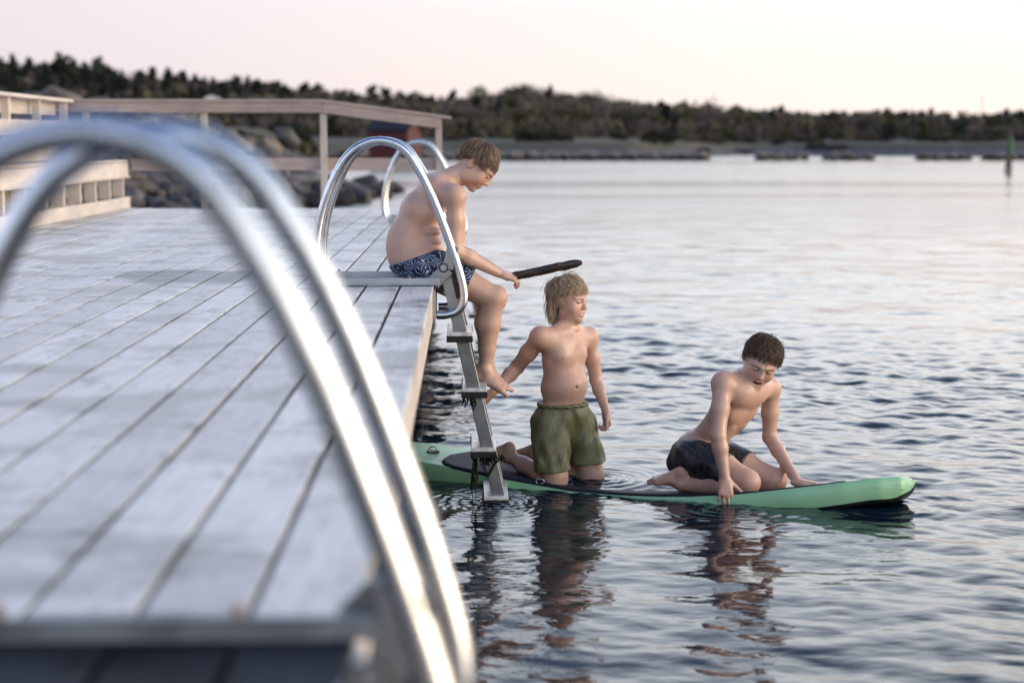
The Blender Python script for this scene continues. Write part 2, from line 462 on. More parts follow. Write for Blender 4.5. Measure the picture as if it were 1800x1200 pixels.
# unseen shore added behind the camera to darken reflections and camera-facing sides
def build_added_shore():
    xs = np.linspace(-320, 45, 90); ys = np.linspace(-150, -42, 30)
    X, Y = np.meshgrid(xs, ys); e = np.clip((-42-Y)/16, 0, 1)*np.clip((45-X)/25, 0, 1); e = e*e*(3-2*e)
    Z = WATER-0.3+e*(11+2.2*vnoise(X*0.11, Y*0.1, 3)+1.2*vnoise(X*0.5, Y*0.4, 5))
    nr, nc = X.shape; i = np.arange(nr-1)[:, None]*nc+np.arange(nc-1)[None, :]
    return np_mesh("hills", np.stack([X, Y, Z], -1).reshape(-1, 3), quads=np.stack([i, i+1, i+nc+1, i+nc], -1).reshape(-1, 4))
tag(link("hills", build_added_shore(), mat('added_shore_dark', (0.022, 0.026, 0.018), 0.9, spec=0.1)), kind="structure")
# ================================================================== rocks
def rock_mesh(seed, n=22):
    rng = np.random.default_rng(seed)
    import bmesh
    bm = bmesh.new()
    pts = rng.normal(0, 1, (n, 3)); pts /= np.linalg.norm(pts, axis=1)[:, None]
    pts *= rng.uniform(0.72, 1.0, (n, 1)); pts *= np.array([1, rng.uniform(0.6, 0.9), rng.uniform(0.45, 0.75)])
    for p in pts: bm.verts.new(p)
    bmesh.ops.convex_hull(bm, input=bm.verts)
    for v in [v for v in bm.verts if not v.link_faces]: bm.verts.remove(v)
    bmesh.ops.bevel(bm, geom=list(bm.edges), offset=0.05, segments=2, affect='EDGES', profile=0.5)
    me = bpy.data.meshes.new("rock"); bm.to_mesh(me); bm.free()
    return me
m = mat('granite', rough=0.7); nt, lk, b = nodes(m); co = coords(nt)
oi = nt.new("ShaderNodeObjectInfo")
g1 = noise(nt, lk, co, 2.5, 6, 0.65); g2 = noise(nt, lk, co, 14, 4, 0.6)
c1 = ramp(nt, lk, g1, [(0.32, (0.055,0.052,0.050)), (0.5, (0.135,0.125,0.12)), (0.66, (0.24,0.215,0.19))])
tint = ramp(nt, lk, oi.outputs["Random"], [(0, (0.22,0.23,0.26)), (0.45, (0.55,0.55,0.56)), (0.8, (0.95,0.86,0.76)), (1.0, (1.3,1.25,1.15))])
c1 = mixc(nt, lk, 1.0, c1, tint, 'MULTIPLY')
geo = nt.new("ShaderNodeNewGeometry"); sp = nt.new("ShaderNodeSeparateXYZ"); lk.new(geo.outputs["Position"], sp.inputs[0])
tide = nt.new("ShaderNodeMapRange"); lk.new(sp.outputs["Z"], tide.inputs[0])
tide.inputs[1].default_value, tide.inputs[2].default_value, tide.inputs[3].default_value, tide.inputs[4].default_value = -0.72, -0.45, 1, 0
c1 = mixc(nt, lk, tide.outputs[0], c1, mixc(nt, lk, 1.0, c1, (0.18, 0.17, 0.15), 'MULTIPLY'))
lk.new(c1, b.inputs["Base Color"]); bump(nt, lk, b, g2, 0.5, 0.03); M['rock'] = m
ROCKM = []
for i in range(9):
    me = rock_mesh(40+i, 16+i*2); me.materials.append(m); ROCKM.append(me)
rng = np.random.default_rng(3)
def rock(x, y, z, s, label, group=None, mi=None, rot=None, name="rock"):
    o = bpy.data.objects.new(name, ROCKM[rng.integers(9) if mi is None else mi]); COL.objects.link(o)
    o.location = (x, y, z); o.scale = (s*rng.uniform(0.85, 1.25), s*rng.uniform(0.8, 1.1), s*rng.uniform(0.8, 1.15))
    o.rotation_euler = rot if rot is not None else (rng.uniform(-0.5, 0.5), rng.uniform(-0.5, 0.5), rng.uniform(0, 6.28))
    return tag(o, label, "rock", group)
# landmark boulders
p = W(505, 243, 66); rock(p[0], p[1], p[2], 0.8, "slanting boulder with a flat pale face on top of the pile behind the pier railing", mi=3, rot=(0.5, 0.5, 0.3))
p = W(475, 262, 64); rock(p[0], p[1], p[2], 0.9, "black blocky boulder just below the slanting pale-faced one on the embankment", mi=5)
p = W(112, 162, 72); rock(p[0], p[1], p[2]-0.3, 1.15, "largest pale grey boulder, peaked, above the corner of the bench railing", mi=1, rot=(0.1, 0.25, 0.4))
p = W(58, 168, 74); rock(p[0], p[1], p[2]-0.4, 0.9, "flat dark boulder left of the pale peaked one, above the bench railing", mi=7, rot=(0.0, 0.3, 2.2))
p = W(158, 172, 72); rock(p[0], p[1], p[2]-0.3, 0.8, "low bluish boulder at the right foot of the pale peaked one", mi=2)
G_EMB = "riprap boulders on the embankment behind the pier"
L_EMB = "weathered grey boulder in the riprap embankment behind the pier railing"
cnt = 0
for k in range(900):
    if cnt >= 225: break
    Y = rng.uniform(24, 92); 
    ex = np.interp(Y, [16, 20, 30, 44, 57, 60, 66, 75, 90, 120], [-6.5, -6.2, -4.6, -4.0, -3.2, -5.6, -6.5, -7.2, -8.5, -12.0])
    X = ex+rng.uniform(-6.5, 0.4)
    u = u_of(X, Y)
    if u < -20 or u > 760: continue
    z = float(land_h(np.array([X]), np.array([Y]))[0])
    s = rng.uniform(0.40, 1.0)*(1.0 if Y > 40 else 0.8)
    if z+s < WATER: continue
    rock(X, Y, max(z, WATER-0.15)+s*0.2, s, L_EMB, G_EMB); cnt += 1
# low rocks at the water's edge on the groyne
for k in range(46):
    Y = rng.uniform(40, 58); t = rng.uniform(0, 1)
    X = np.interp(Y, [40, 46, 58], [-3.7, -3.2, -2.0])-t*2.2+rng.uniform(-0.2, 0.3)
    s = rng.uniform(0.3, 0.72)
    rock(X, Y, WATER+0.05+t*0.22+s*0.1, s, "dark wet boulder at the waterline of the low groyne below the pier railing", "wet boulders of the low groyne")
# far breakwater and shore stones
def build_riprap():
    VV, FF, n0 = [], [], 0
    r5 = np.random.default_rng(31); k = 0
    while k < 900:
        Y = r5.uniform(20, 92); ex = np.interp(Y, [16, 20, 30, 44, 57, 60, 66, 75, 90, 120], [-6.5, -6.2, -4.6, -4.0, -3.2, -5.6, -6.5, -7.2, -8.5, -12.0])
        X = ex+r5.uniform(-7.5, 0.5); u = u_of(X, Y)
        if u < -200 or u > 780: continue
        z = float(land_h(np.array([X]), np.array([Y]))[0]); k += 1
        if z < WATER-0.3: continue
        s = r5.uniform(0.2, 0.5)
        me = ROCKM[r5.integers(9)]; V = np.empty(len(me.vertices)*3, np.float32); me.vertices.foreach_get("co", V); V = V.reshape(-1, 3)
        a = r5.uniform(0, 6.28); V = np.stack([V[:, 0]*math.cos(a)-V[:, 1]*math.sin(a), V[:, 0]*math.sin(a)+V[:, 1]*math.cos(a), V[:, 2]], -1)
        VV.append(V*s+np.array([X, Y, z+s*0.3])); FF += [[i+n0 for i in p.vertices] for p in me.polygons]; n0 += len(V)
    return np_mesh("riprap", np.concatenate(VV), polys=FF)
tag(link("riprap", build_riprap(), M['rock'], smooth=False), "small dark rubble filling the gaps between the embankment boulders", "rubble", kind="stuff")
def build_breakwater():
    VV, FF, n0 = [], [], 0
    r5 = np.random.default_rng(12)
    for k in range(520):
        u = r5.uniform(600, 1880)
        if u > 1240 and (math.sin(u*0.045)+math.sin(u*0.11+1)+math.sin(u*0.021)*0.6) > 0.45: continue
        Y = 166+r5.uniform(-2.5, 2.5); X = (u-820)/3000*Y
        s = r5.uniform(0.5, 1.0)*(1.0 if u < 1240 else 0.75)
        me = ROCKM[r5.integers(9)]; V = np.empty(len(me.vertices)*3, np.float32); me.vertices.foreach_get("co", V); V = V.reshape(-1, 3)
        a = r5.uniform(0, 6.28); V = np.stack([V[:, 0]*math.cos(a)-V[:, 1]*math.sin(a), V[:, 0]*math.sin(a)+V[:, 1]*math.cos(a), V[:, 2]], -1)
        VV.append(V*s+np.array([X, Y, WATER+r5.uniform(0.0, 0.5)])); FF += [[i+n0 for i in p.vertices] for p in me.polygons]; n0 += len(V)
    return np_mesh("breakwater", np.concatenate(VV), polys=FF)
tag(link("breakwater", build_breakwater(), M['rock'], smooth=False), "long low breakwater of dark loose stones across the water, gaps towards the right", "breakwater", kind="stuff")

# ================================================================== trees
def leafy(points, size, rng, n=None):
    """small leaf-clump quads around the given points"""
    P = np.asarray(points); n = len(P)
    A = rng.normal(0, 1, (n, 3)); A /= np.linalg.norm(A, axis=1)[:, None]
    B = np.cross(A, rng.normal(0, 1, (n, 3))); B /= np.linalg.norm(B, axis=1)[:, None]
    s = size*rng.uniform(0.6, 1.4, (n, 1))
    V = np.stack([P-A*s-B*s*0.6, P+A*s-B*s*0.8, P+A*s*0.8+B*s, P-A*s*0.7+B*s*0.7], 1).reshape(-1, 3)
    Q = np.arange(4*n).reshape(-1, 4)
    return V, Q
def crown_points(kind, rng, n):
    P = []
    if kind == 'pine':
        lob = [(rng.uniform(-0.10, 0.10), rng.uniform(-0.10, 0.10), z, 0.28*(1.18-z)) for z in np.linspace(0.28, 0.97, 11)]
        for c in lob:
            q = rng.normal(0, 1, (n//11, 3)); q /= np.linalg.norm(q, axis=1)[:, None]; q *= rng.uniform(0.5, 1.0, (len(q), 1))
            P.append(q*np.array([c[3]*1.1, c[3]*1.1, 0.075])+np.array([c[0], c[1], c[2]]))
    else:
        k = 9
        for _ in range(k):
            a = rng.uniform(0, 6.28); r = rng.uniform(0, 0.3); z = rng.uniform(0.24, 0.82); rr = rng.uniform(0.13, 0.22)
            q = rng.normal(0, 1, (n//k, 3)); q /= np.linalg.norm(q, axis=1)[:, None]; q *= rng.uniform(0.45, 1.0, (len(q), 1))
            P.append(q*rr+np.array([r*math.cos(a), r*math.sin(a), z]))
    return np.concatenate(P)
def trunk_mb(kind, rng):
    mb = MB()
    mb.tube([(0,0,-0.06),(0.01,0,0.25),(0.0,0.02,0.55),(0.01,0,0.85)], [0.030,0.024,0.017,0.006], 6)
    for _ in range(7):
        z = rng.uniform(0.3, 0.7); a = rng.uniform(0, 6.28); l = rng.uniform(0.15, 0.32)
        mb.tube([(0,0,z),(l*0.5*math.cos(a), l*0.5*math.sin(a), z+0.08),(l*math.cos(a), l*math.sin(a), z+0.2)], [0.010,0.007,0.003], 4)
    return mb
def leaf_mat(name, a, b_, c):
    m = mat(name, rough=0.75, spec=0.2); nt, lk, bb = nodes(m)
    oi = nt.new("ShaderNodeObjectInfo"); n_ = noise(nt, lk, coords(nt), 3.2, 3, 0.6)
    col = ramp(nt, lk, n_, [(0.3, a), (0.5, b_), (0.72, c)])
    tv = ramp(nt, lk, oi.outputs["Random"], [(0, (0.65,0.68,0.7)), (0.5, (1,1,1)), (1, (1.35,1.28,1.15))])
    lk.new(mixc(nt, lk, 1.0, col, tv, 'MULTIPLY'), bb.inputs["Base Color"])
    bb.inputs["Transmission Weight"].default_value = 0.0
    return m
M['pine'] = leaf_mat('pine_needles', (0.012,0.018,0.012), (0.022,0.030,0.018), (0.045,0.052,0.028))
M['olive'] = leaf_mat('young_leaves', (0.035,0.038,0.020), (0.062,0.062,0.033), (0.10,0.092,0.050))
M['twig'] = leaf_mat('bare_twigs', (0.040,0.033,0.030), (0.068,0.056,0.050), (0.10,0.085,0.070))
M['bush'] = leaf_mat('juniper', (0.012,0.017,0.014), (0.020,0.027,0.020), (0.038,0.044,0.030))
M['bark'] = mat('bark', (0.07,0.055,0.045), 0.9)
KINDS = {'pine': (M['pine'], 760, 0.024), 'olive': (M['olive'], 800, 0.026), 'twig': (M['twig'], 900, 0.016)}
TV = {}
for kind in KINDS:
    TV[kind] = []
    for s in range(3):
        r2 = np.random.default_rng(hash_ := (100+s*7+len(kind)*31))
        P = crown_points('pine' if kind == 'pine' else 'dec', r2, KINDS[kind][1])
        V, Q = leafy(P, KINDS[kind][2], r2)
        me = np_mesh("crown", V, quads=Q); me.materials.append(KINDS[kind][0])
        tb = trunk_mb(kind, r2); mt = np_mesh("trunk", np.concatenate(tb.v), polys=tb.f); mt.materials.append(M['bark'])
        TV[kind].append((me, mt, V, Q))
NMESH = {'pine': 'pine_tree', 'olive': 'leafy_tree', 'twig': 'bare_tree'}
def tree(kind, x, y, h, label, group):
    z = float(land_h(np.array([x]), np.array([y]))[0])
    me, mt = TV[kind][rng.integers(3)][:2]
    t = thing(NMESH[kind], (x, y, z), label, "tree", group, rng.uniform(0, 6.28))
    w = h*rng.uniform(1.0, 1.5)
    t.scale = (w, w, h)
    for nm, mm in (("crown", me), ("trunk", mt)):
        c = bpy.data.objects.new(nm, mm); COL.objects.link(c); c.parent = t
    return t
# wood on the hills: one far-off mass (front to back), plus trees one can tell apart on the skyline and along the field
def build_forest():
    VV, QQ, CC, n0 = [], [], [], 0
    r3 = np.random.default_rng(77)
    N = 4200
    for i in range(N):
        u = r3.uniform(-420, 2250); Y = r3.uniform(np.interp(u, [900, 1200, 1300], [222, 232, 256]), 470)
        X = (u-820)/3000*Y
        # gradation of species along the shore: pines left, bare/olive in the middle, pines right
        pr = np.interp(u, [-400, 200, 600, 850, 1100, 1400, 1560, 1800], [0.85, 0.7, 0.3, 0.10, 0.07, 0.25, 0.6, 0.7])
        if Y < 330: pr *= 0.35
        rv = r3.random()
        kind = 'pine' if rv < pr else ('twig' if r3.random() < 0.6 else 'olive')
        V, Q = TV[kind][r3.integers(3)][2:]
        sub = r3.permutation(len(Q))[:150]
        V = V.reshape(-1, 4, 3)[sub].reshape(-1, 3)
        cen = V.reshape(-1, 4, 3).mean(1, keepdims=True); V = (cen+(V.reshape(-1, 4, 3)-cen)*2.3).reshape(-1, 3)
        z = float(land_h(np.array([X]), np.array([Y]))[0])
        h = r3.uniform(4.6, 6.8)*(0.5 if Y < 300 else 1.0)*np.interp(u, [1250, 1450], [1.0, 0.78]); w = h*r3.uniform(0.85, 1.3); a = r3.uniform(0, 6.28)
        Vr = np.stack([V[:, 0]*math.cos(a)-V[:, 1]*math.sin(a), V[:, 0]*math.sin(a)+V[:, 1]*math.cos(a), V[:, 2]], -1)
        Vr[:, 2] = Vr[:, 2]*1.2-0.2
        VV.append(Vr*np.array([w, w, h])+np.array([X, Y, z]))
        QQ.append(np.arange(len(V)).reshape(-1, 4)+n0); n0 += len(V)
        base = {'pine': (0.022,0.027,0.023), 'olive': (0.098,0.092,0.055), 'twig': (0.112,0.090,0.080)}[kind]
        f = r3.uniform(0.7, 1.35); CC.append(np.tile(np.array(base)*f, (len(V), 1))*r3.uniform(0.75, 1.25, (len(V)//4, 1)).repeat(4, 0))
    me = np_mesh("forest", np.concatenate(VV), quads=np.concatenate(QQ)); set_col(me, np.concatenate(CC))
    return me
m = mat('wood_foliage', rough=0.8, spec=0.15); nt, lk, b = nodes(m); lk.new(attr(nt, "Col").outputs["Color"], b.inputs["Base Color"]); M['forest'] = m
tag(link("forest", build_forest(), m, smooth=False), "dark mixed wood covering the low hills across the water", "forest", kind="stuff")
for i in range(44):
    u = rng.uniform(-30, 760)+rng.uniform(-4, 4); Y = rng.uniform(405, 440)
    tree('pine', (u-820)/3000*Y, Y, rng.uniform(6.4, 8.0), "dark pine standing up on the skyline of the left-hand hill", "pines on the left skyline")
for i in range(26):
    u = rng.uniform(800, 1330); Y = rng.uniform(400, 440)
    tree('twig', (u-820)/3000*Y, Y, rng.uniform(6.6, 7.8), "bare brownish tree on the skyline of the middle hill", "bare trees on the middle skyline")
for i in range(30):
    u = rng.uniform(1380, 1830); Y = rng.uniform(405, 440)
    tree('pine', (u-820)/3000*Y, Y, rng.uniform(5.0, 6.0), "dark pine on the low skyline of the right-hand hill", "pines on the right skyline")
for (u, h, kind, lab) in ((1240, 9.6, 'twig', "tall wind-bent bare tree sticking up where the middle hill drops"),
                          (797, 8.6, 'pine', "single pine tip in the dip between the left and middle hills"),
                          (660, 8.6, 'pine', "tall pine breaking the skyline above the slanting pier railing"),
                          (850, 8.6, 'olive', "round-topped tree at the left shoulder of the middle hill"),
                          (126, 8.8, 'pine', "pointed pine above the pale peaked boulder"),
                          (185, 8.6, 'pine', "broad pine right of the pointed one on the left skyline")):
    Y = 415; tree(kind, (u-820)/3000*Y, Y, h, lab, None)
for i in range(30):
    u = rng.uniform(820, 1820); Y = rng.uniform(262, 285)
    tree('olive' if i % 3 else 'twig', (u-820)/3000*Y, Y, rng.uniform(3.0, 5.2), "small yellowish tree at the foot of the hill behind the grass strip", "small trees behind the grass strip")
# bushes along the grass
def bush_mesh(seed):
    r4 = np.random.default_rng(seed); P = []
    for _ in range(6):
        q = r4.normal(0, 1, (110, 3)); q /= np.linalg.norm(q, axis=1)[:, None]; q[:, 2] = np.abs(q[:, 2]); q *= r4.uniform(0.6, 1, (110, 1))
        P.append(q*np.array([0.35, 0.3, 0.5])*r4.uniform(0.8, 1.1)+np.array([r4.uniform(-0.5, 0.5), r4.uniform(-0.3, 0.3), 0]))
    return leafy(np.concatenate(P), 0.07, r4)
BUSH = {}
for nm, mm in (('d', M['bush']), ('o', M['olive']), ('t', M['twig'])):
    V, Q = bush_mesh(len(BUSH)+9); me = np_mesh("bush", V, quads=Q); me.materials.append(mm); BUSH[nm] = me
def bush(k, u, Y, s, sz, label, group=None):
    X = (u-820)/3000*Y; z = float(land_h(np.array([X]), np.array([Y]))[0])
    o = bpy.data.objects.new("bush", BUSH[k]); COL.objects.link(o); o.location = (X, Y, z-0.1); o.scale = (s, s*0.7, sz); o.rotation_euler = (0, 0, rng.uniform(0, 6))
    return tag(o, label, "bush", group)
bush('o', 862, 176, 2.6, 3.4, "round olive bush at the shore directly behind the seated boy's head")
bush('d', 940, 190, 3.4, 2.4, "dark spreading bush right of the round olive one")
bush('d', 985, 192, 3.2, 2.0, "dark low bush ending the row right of the spreading one")
bush('d', 1160, 202, 3.0, 3.0, "largest black-green bush on the shore above the kneeling boys")
bush('d', 1235, 215, 2.2, 2.6, "upright dark bush right of the largest black-green one")
bush('d', 1140, 196, 1.8, 1.8, "small dark bush at the left foot of the largest one")
bush('o', 600, 150, 3.0, 3.0, "pale rounded bush seen left of the red shed")
bush('d', 700, 215, 5.0, 5.0, "dark thicket rising behind the red shed")
for i in range(74):
    u = rng.uniform(780, 1830); bush('dotd'[i % 4], u, rng.uniform(190 if u < 1100 else 236, 264), rng.uniform(1.4, 3.0), rng.uniform(0.9, 1.8), "low scrubby bush on the grass strip across the water", "scrub bushes on the far grass")
for i in range(16):
    u = rng.uniform(180, 600); bush('do'[i % 2], u, rng.uniform(105, 165), rng.uniform(1.6, 3.0), rng.uniform(1.6, 3.0), "dark bush behind the riprap embankment", "bushes behind the embankment")

# ================================================================== far buildings, marker, poles
m_red = wood_mat('red_boards', (0.065,0.008,0.009), (0.10,0.011,0.012), (0.13,0.014,0.015), 'Z', 0.7, blotch=0.3)
m_roof = mat('dark_roof', (0.008,0.010,0.018), 0.7); m_white = mat('white_paint', (0.75,0.75,0.75), 0.6)
Y = 125.0; x0, x1 = (652-820)/3000*Y, (740-820)/3000*Y
zb = float(land_h(np.array([(x0+x1)/2]), np.array([Y]))[0])-0.1; 
shed = thing("red_shed", ((x0+x1)/2, Y, zb), "red boathouse with a dark roof at the shore behind the slanting pier railing", "shed", rz=R(-24))
W2, D2 = 1.55, 2.2
top = CAM_H+(252-229)/3000*Y-zb
mb = MB(); mb.box((-W2, -D2/2, 0), (W2, D2/2, top)); mb.add([(-W2,-D2/2,top),(W2,-D2/2,top),(W2,D2/2,top),(-W2,D2/2,top),(-W2,0,top+0.75),(W2,0,top+0.75)], [(0,4,3),(1,2,5)]); mb.build("wall", m_red, shed)
mb = MB(); mb.beam((-W2-0.15, -D2/4-0.1, top+0.35), (W2+0.15, -D2/4-0.1, top+0.35), D2/2+0.45, 0.07, up=(0, -0.55, 0.84)); mb.beam((-W2-0.15, D2/4+0.1, top+0.35), (W2+0.15, D2/4+0.1, top+0.35), D2/2+0.45, 0.07, up=(0, 0.55, 0.84)); mb.build("roof", m_roof, shed)
mb = MB(); mb.box((-0.5, -D2/2-0.04, 0.05), (0.5, -D2/2-0.004, min(top-0.1, 1.7))); mb.build("door", m_red, shed)
# white cottage in the trees
Y = 270.0; X = (381-820)/3000*Y; zt = CAM_H+(252-168)/3000*Y
cot = thing("cottage", (X, Y, zt-3.2), "small white cottage with a dark roof among the trees above the far railing", "house")
mb = MB(); mb.box((-1.1, -1.5, 0), (1.1, 1.5, 2.6)); mb.add([(-1.1,-1.5,2.6),(1.1,-1.5,2.6),(1.1,1.5,2.6),(-1.1,1.5,2.6),(0,-1.5,3.1),(0,1.5,3.1)], [(0,1,4),(2,3,5)]); mb.build("wall", m_white, cot)
mb = MB(); mb.beam((-0.62,-1.7,2.93),(-0.62,1.7,2.93),1.5,0.08,up=(-0.42,0,0.9)); mb.beam((0.62,-1.7,2.93),(0.62,1.7,2.93),1.5,0.08,up=(0.42,0,0.9)); mb.build("roof", m_roof, cot)
mb = MB(); mb.box((-0.4,-1.54,1.2),(0.4,-1.504,2.0)); mb.build("window", mat('dark_glass', (0.02,0.02,0.03), 0.1), cot)
# channel marker
Y = 96.0; X = W(1773, 300, Y)[0]
mk = thing("channel_marker", (X, Y, WATER), "wooden channel marker on two splayed dark piles with a green top", "marker")
mb = MB(); mb.tube([(-0.22,0,-0.6),(-0.02,0,1.15)], [0.10,0.085], 10); mb.tube([(0.14,0.1,-0.6),(0.05,0,1.15)], [0.10,0.085], 10); mb.build("pile", M['dark_wood'], mk, True)
m_grn = mat('marker_green', (0.01,0.10,0.04), 0.5)
mb = MB(); mb.tube([(0.03,0,1.05),(0.03,0,2.0)], [0.15,0.13], 12); mb.build("topmark", m_grn, mk, True)
mb = MB(); mb.tube([(0.03,0,2.0),(0.03,0,2.25)], [0.05,0.05], 8); mb.tube([(0.03,0,2.25),(0.03,0,2.42)], [0.09,0.08], 10); mb.build("lamp", M['dark_wood'], mk, True)
mb = MB(); mb.box((-0.12,-0.12,0.95),(0.2,0.16,1.04)); mb.build("collar", M['dark_wood'], mk)
for (u, h, lab) in ((1333, 3.2, "short white pole on the grass, left of the two poles across the water"), (1725, 6.5, "tall thin pale pole at the foot of the right-hand hill"),
                    (692, 6.5, "thin pale mast behind the slanting pier railing")):
    Y = 245.0; X = (u-820)/3000*Y; z = float(land_h(np.array([X]), np.array([Y]))[0])
    mb = MB(); mb.tube([(0,0,0),(0,0,h)], [0.07,0.05], 8); mb.tube([(0,0,h-0.1),(0,0,h)], [0.11,0.11], 8)
    tag(mb.build("pole", mat('grey_pole', (0.13,0.13,0.13), .6), None, True, loc=(X, Y, z)), lab, "pole")

# ================================================================== pier
EDGE = -0.151
pier = thing("pier", (0, 0, 0), "weathered pale timber pier with long planks running away from the camera", "pier")
rp = random.Random(8)
mb = MB(); x = EDGE; Wd, gap = 0.1435, 0.011
Y0, Y1 = 0.6, 17.0
i = 0
while x > -6.2:
    y = Y0 - rp.uniform(0, 2.0)
    joints = []
    while y < Y1:
        y2 = y+rp.uniform(3.6, 4.8)
        a_, b_ = max(y, Y0), min(y2, Y1)
        if Y1-b_ < 0.7: b_ = Y1
        if b_-a_ > 0.2:
            dz = rp.uniform(-0.0015, 0.0015)
            mb.box((x-Wd, a_+0.002, -0.028+dz), (x, b_-0.002, 0.0+dz), rp.random())
        y = b_ if b_ < Y1 else Y1+1
    x -= Wd+gap; i += 1
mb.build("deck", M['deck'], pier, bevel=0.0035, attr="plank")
mb = MB(); ry = np.arange(3.3, 16.9, 0.61)
for i_ in range(20):
    xc = EDGE-i_*(Wd+gap)
    for y in ry:
        for dx_ in (0.022, Wd-0.022):
            a_ = np.linspace(0, 2*math.pi, 8, endpoint=False); jx, jy = rp.uniform(-.004, .004), rp.uniform(-.012, .012)
            V_ = np.stack([xc-dx_+jx+0.0055*np.cos(a_), y+jy+0.0055*np.sin(a_), np.full(8, 0.0022)], -1); mb.add(V_, [tuple(range(8))])
o_ = mb.build("screw", mat('screw_head', (0.10,0.085,0.075), 0.5), pier); o_["kind"] = "stuff"
mb = MB(); mb.box((EDGE-0.028, Y0, -0.162), (EDGE-0.002, Y1, -0.030), 0.8); mb.box((-6.2, Y1+0.002, -0.162), (EDGE, Y1+0.028, -0.004), 0.5); mb.build("fascia", M['board'], pier, bevel=0.003, attr="plank")
mb = MB()
for k in range(14):
    y = Y0+0.3+k*1.22; mb.box((-6.1, y, -0.20), (EDGE-0.032, y+0.07, -0.032), 0.3)
for x in (-0.42, -2.4, -4.4): mb.box((x-0.06, Y0, -0.42), (x+0.06, Y1, -0.204), 0.3)
mb.build("joist", M['dark_wood'], pier, attr="plank")
for x in (-0.42, -2.4, -4.4):
    for y in (1.4, 5.2, 9.6, 13.4, 16.6):
        mb = MB(); mb.tube([(x, y, -2.2), (x, y, -0.424)], 0.11, 14); mb.build("pile", M['dark_wood'], pier, True, attr="plank")

# ---- railing across the far end
rail = thing("railing", (0, 17.1, 0), "timber railing across the far end of the pier, its right part sloping down", "railing")
def wp(px, py, Y=17.1): q = W(px, py, Y); return (q[0], 0.0, q[2])
posts = [(150, 180), (358, 182), (568, 182), (771, 212)]
for (px, top) in posts:
    mb = MB(); x = wp(px, top)[0]; zt = wp(px, top)[2]
    mb.box((x-0.031, -0.03, -0.30), (x+0.031, 0.035, zt), rp.random()); mb.build("post", M['post'], rail, bevel=0.004, attr="plank")
mb = MB(); a_, b_, c_, d_ = wp(-60, 180), wp(568, 180), wp(793, 210), wp(145, 180)
sl = (c_[2]-b_[2])/(c_[0]-b_[0])
mb.beam((a_[0], 0, b_[2]+0.014), (b_[0], 0, b_[2]+0.014), 0.14, 0.03, a=0.4); mb.beam((b_[0], 0, b_[2]+0.014), (c_[0], 0, c_[2]+0.014), 0.14, 0.03, a=0.6); mb.build("top_rail", M['rail'], rail, bevel=0.003, attr="plank")
mb = MB(); mb.beam((a_[0], -0.046, b_[2]-0.055), (b_[0], -0.046, b_[2]-0.055), 0.028, 0.10, a=0.2); mb.beam((b_[0]+0.002, -0.046, b_[2]-0.055), (wp(774, 0)[0], -0.046, b_[2]-0.055+sl*(wp(774, 0)[0]-b_[0])), 0.028, 0.10, a=0.5); mb.build("side_board", M['rail'], rail, bevel=0.003, attr="plank")
mb = MB(); z1, z0 = wp(0, 278)[2], wp(0, 300)[2]; mb.box((wp(222, 0)[0], 0.038, z0), (wp(783, 0)[0], 0.066, z1), 0.7); mb.build("lower_rail", M['rail'], rail, bevel=0.003, attr="plank")

# ---- stepped bench along the left side
BX = -3.31
bench = thing("stepped_bench", (BX, 9.5, 0), "pale stepped timber bench with open posts on the left edge of the pier", "bench")
By0, By1 = 5.0-9.5, 16.9-9.5
mb = MB(); mb.box((-0.03, By0, 0.004), (0.0, By1+0.06, 0.118), 0.8); mb.build("kickboard", M['board'], bench, bevel=0.003, attr="plank")
mb = MB(); mb.box((-0.030, By0, 0.318), (0.0, By1, 0.455), 0.9); mb.box((-0.032, By0, 0.303), (0.008, By1+0.06, 0.317), 0.7); mb.build("front_board", M['board'], bench, bevel=0.003, attr="plank")
mb = MB()
for k in range(4): mb.box((-0.115-k*0.118, By0, 0.458), (-0.003-k*0.118, By1, 0.486), 0.5+0.1*k)
mb.build("seat", M['board'], bench, bevel=0.003, attr="plank")
mb = MB(); mb.box((-0.51, By0, 0.487), (-0.482, By1, 0.605), 0.6); mb.box((-0.54, By0, -0.0+0.004), (-0.512, By1, 0.30), 0.1); mb.build("riser", M['board'], bench, bevel=0.003, attr="plank")
mb = MB()
for k in range(3): mb.box((-0.62-k*0.118, By0, 0.607), (-0.511-k*0.118, By1, 0.634), 0.4+0.1*k)
mb.build("upper_seat", M['board'], bench, bevel=0.003, attr="plank")
y = By1-0.06; k = 0
while y > By0:
    mb = MB(); mb.box((-0.14, y-0.045, 0.119), (-0.034, y, 0.457), 0.8); mb.build("post", M['board'], bench, bevel=0.002, attr="plank")
    mb = MB(); mb.beam((-0.15, y-0.02, 0.13), (-0.47, y-0.02, 0.44), 0.03, 0.05, a=0.5); mb.build("brace", M['board'], bench, bevel=0.002, attr="plank")
    y -= 0.62; k += 1
# ---- railing behind the bench
br = thing("railing", (-3.92, 9.5, 0), "timber back railing with short boards above the stepped bench on the left", "railing")
mb = MB(); mb.box((-0.07, By0, 1.035), (0.07, By1+0.12, 1.065), 0.9); mb.build("top_rail", M['board'], br, bevel=0.003, attr="plank")
mb = MB(); mb.box((-0.10, By0, 0.90), (-0.074, By1, 1.03), 0.5); mb.build("back_board", M['board'], br, bevel=0.003, attr="plank")
mb = MB(); mb.box((0.036, By0, 0.70), (0.064, By1, 0.84), 0.6); mb.build("lower_rail", M['board'], br, bevel=0.003, attr="plank")
y = By1
while y > By0:
    mb = MB(); mb.box((-0.035, y-0.05, 0.0), (0.035, y, 1.033), 0.7); mb.build("post", M['board'], br, bevel=0.003, attr="plank"); y -= 1.05
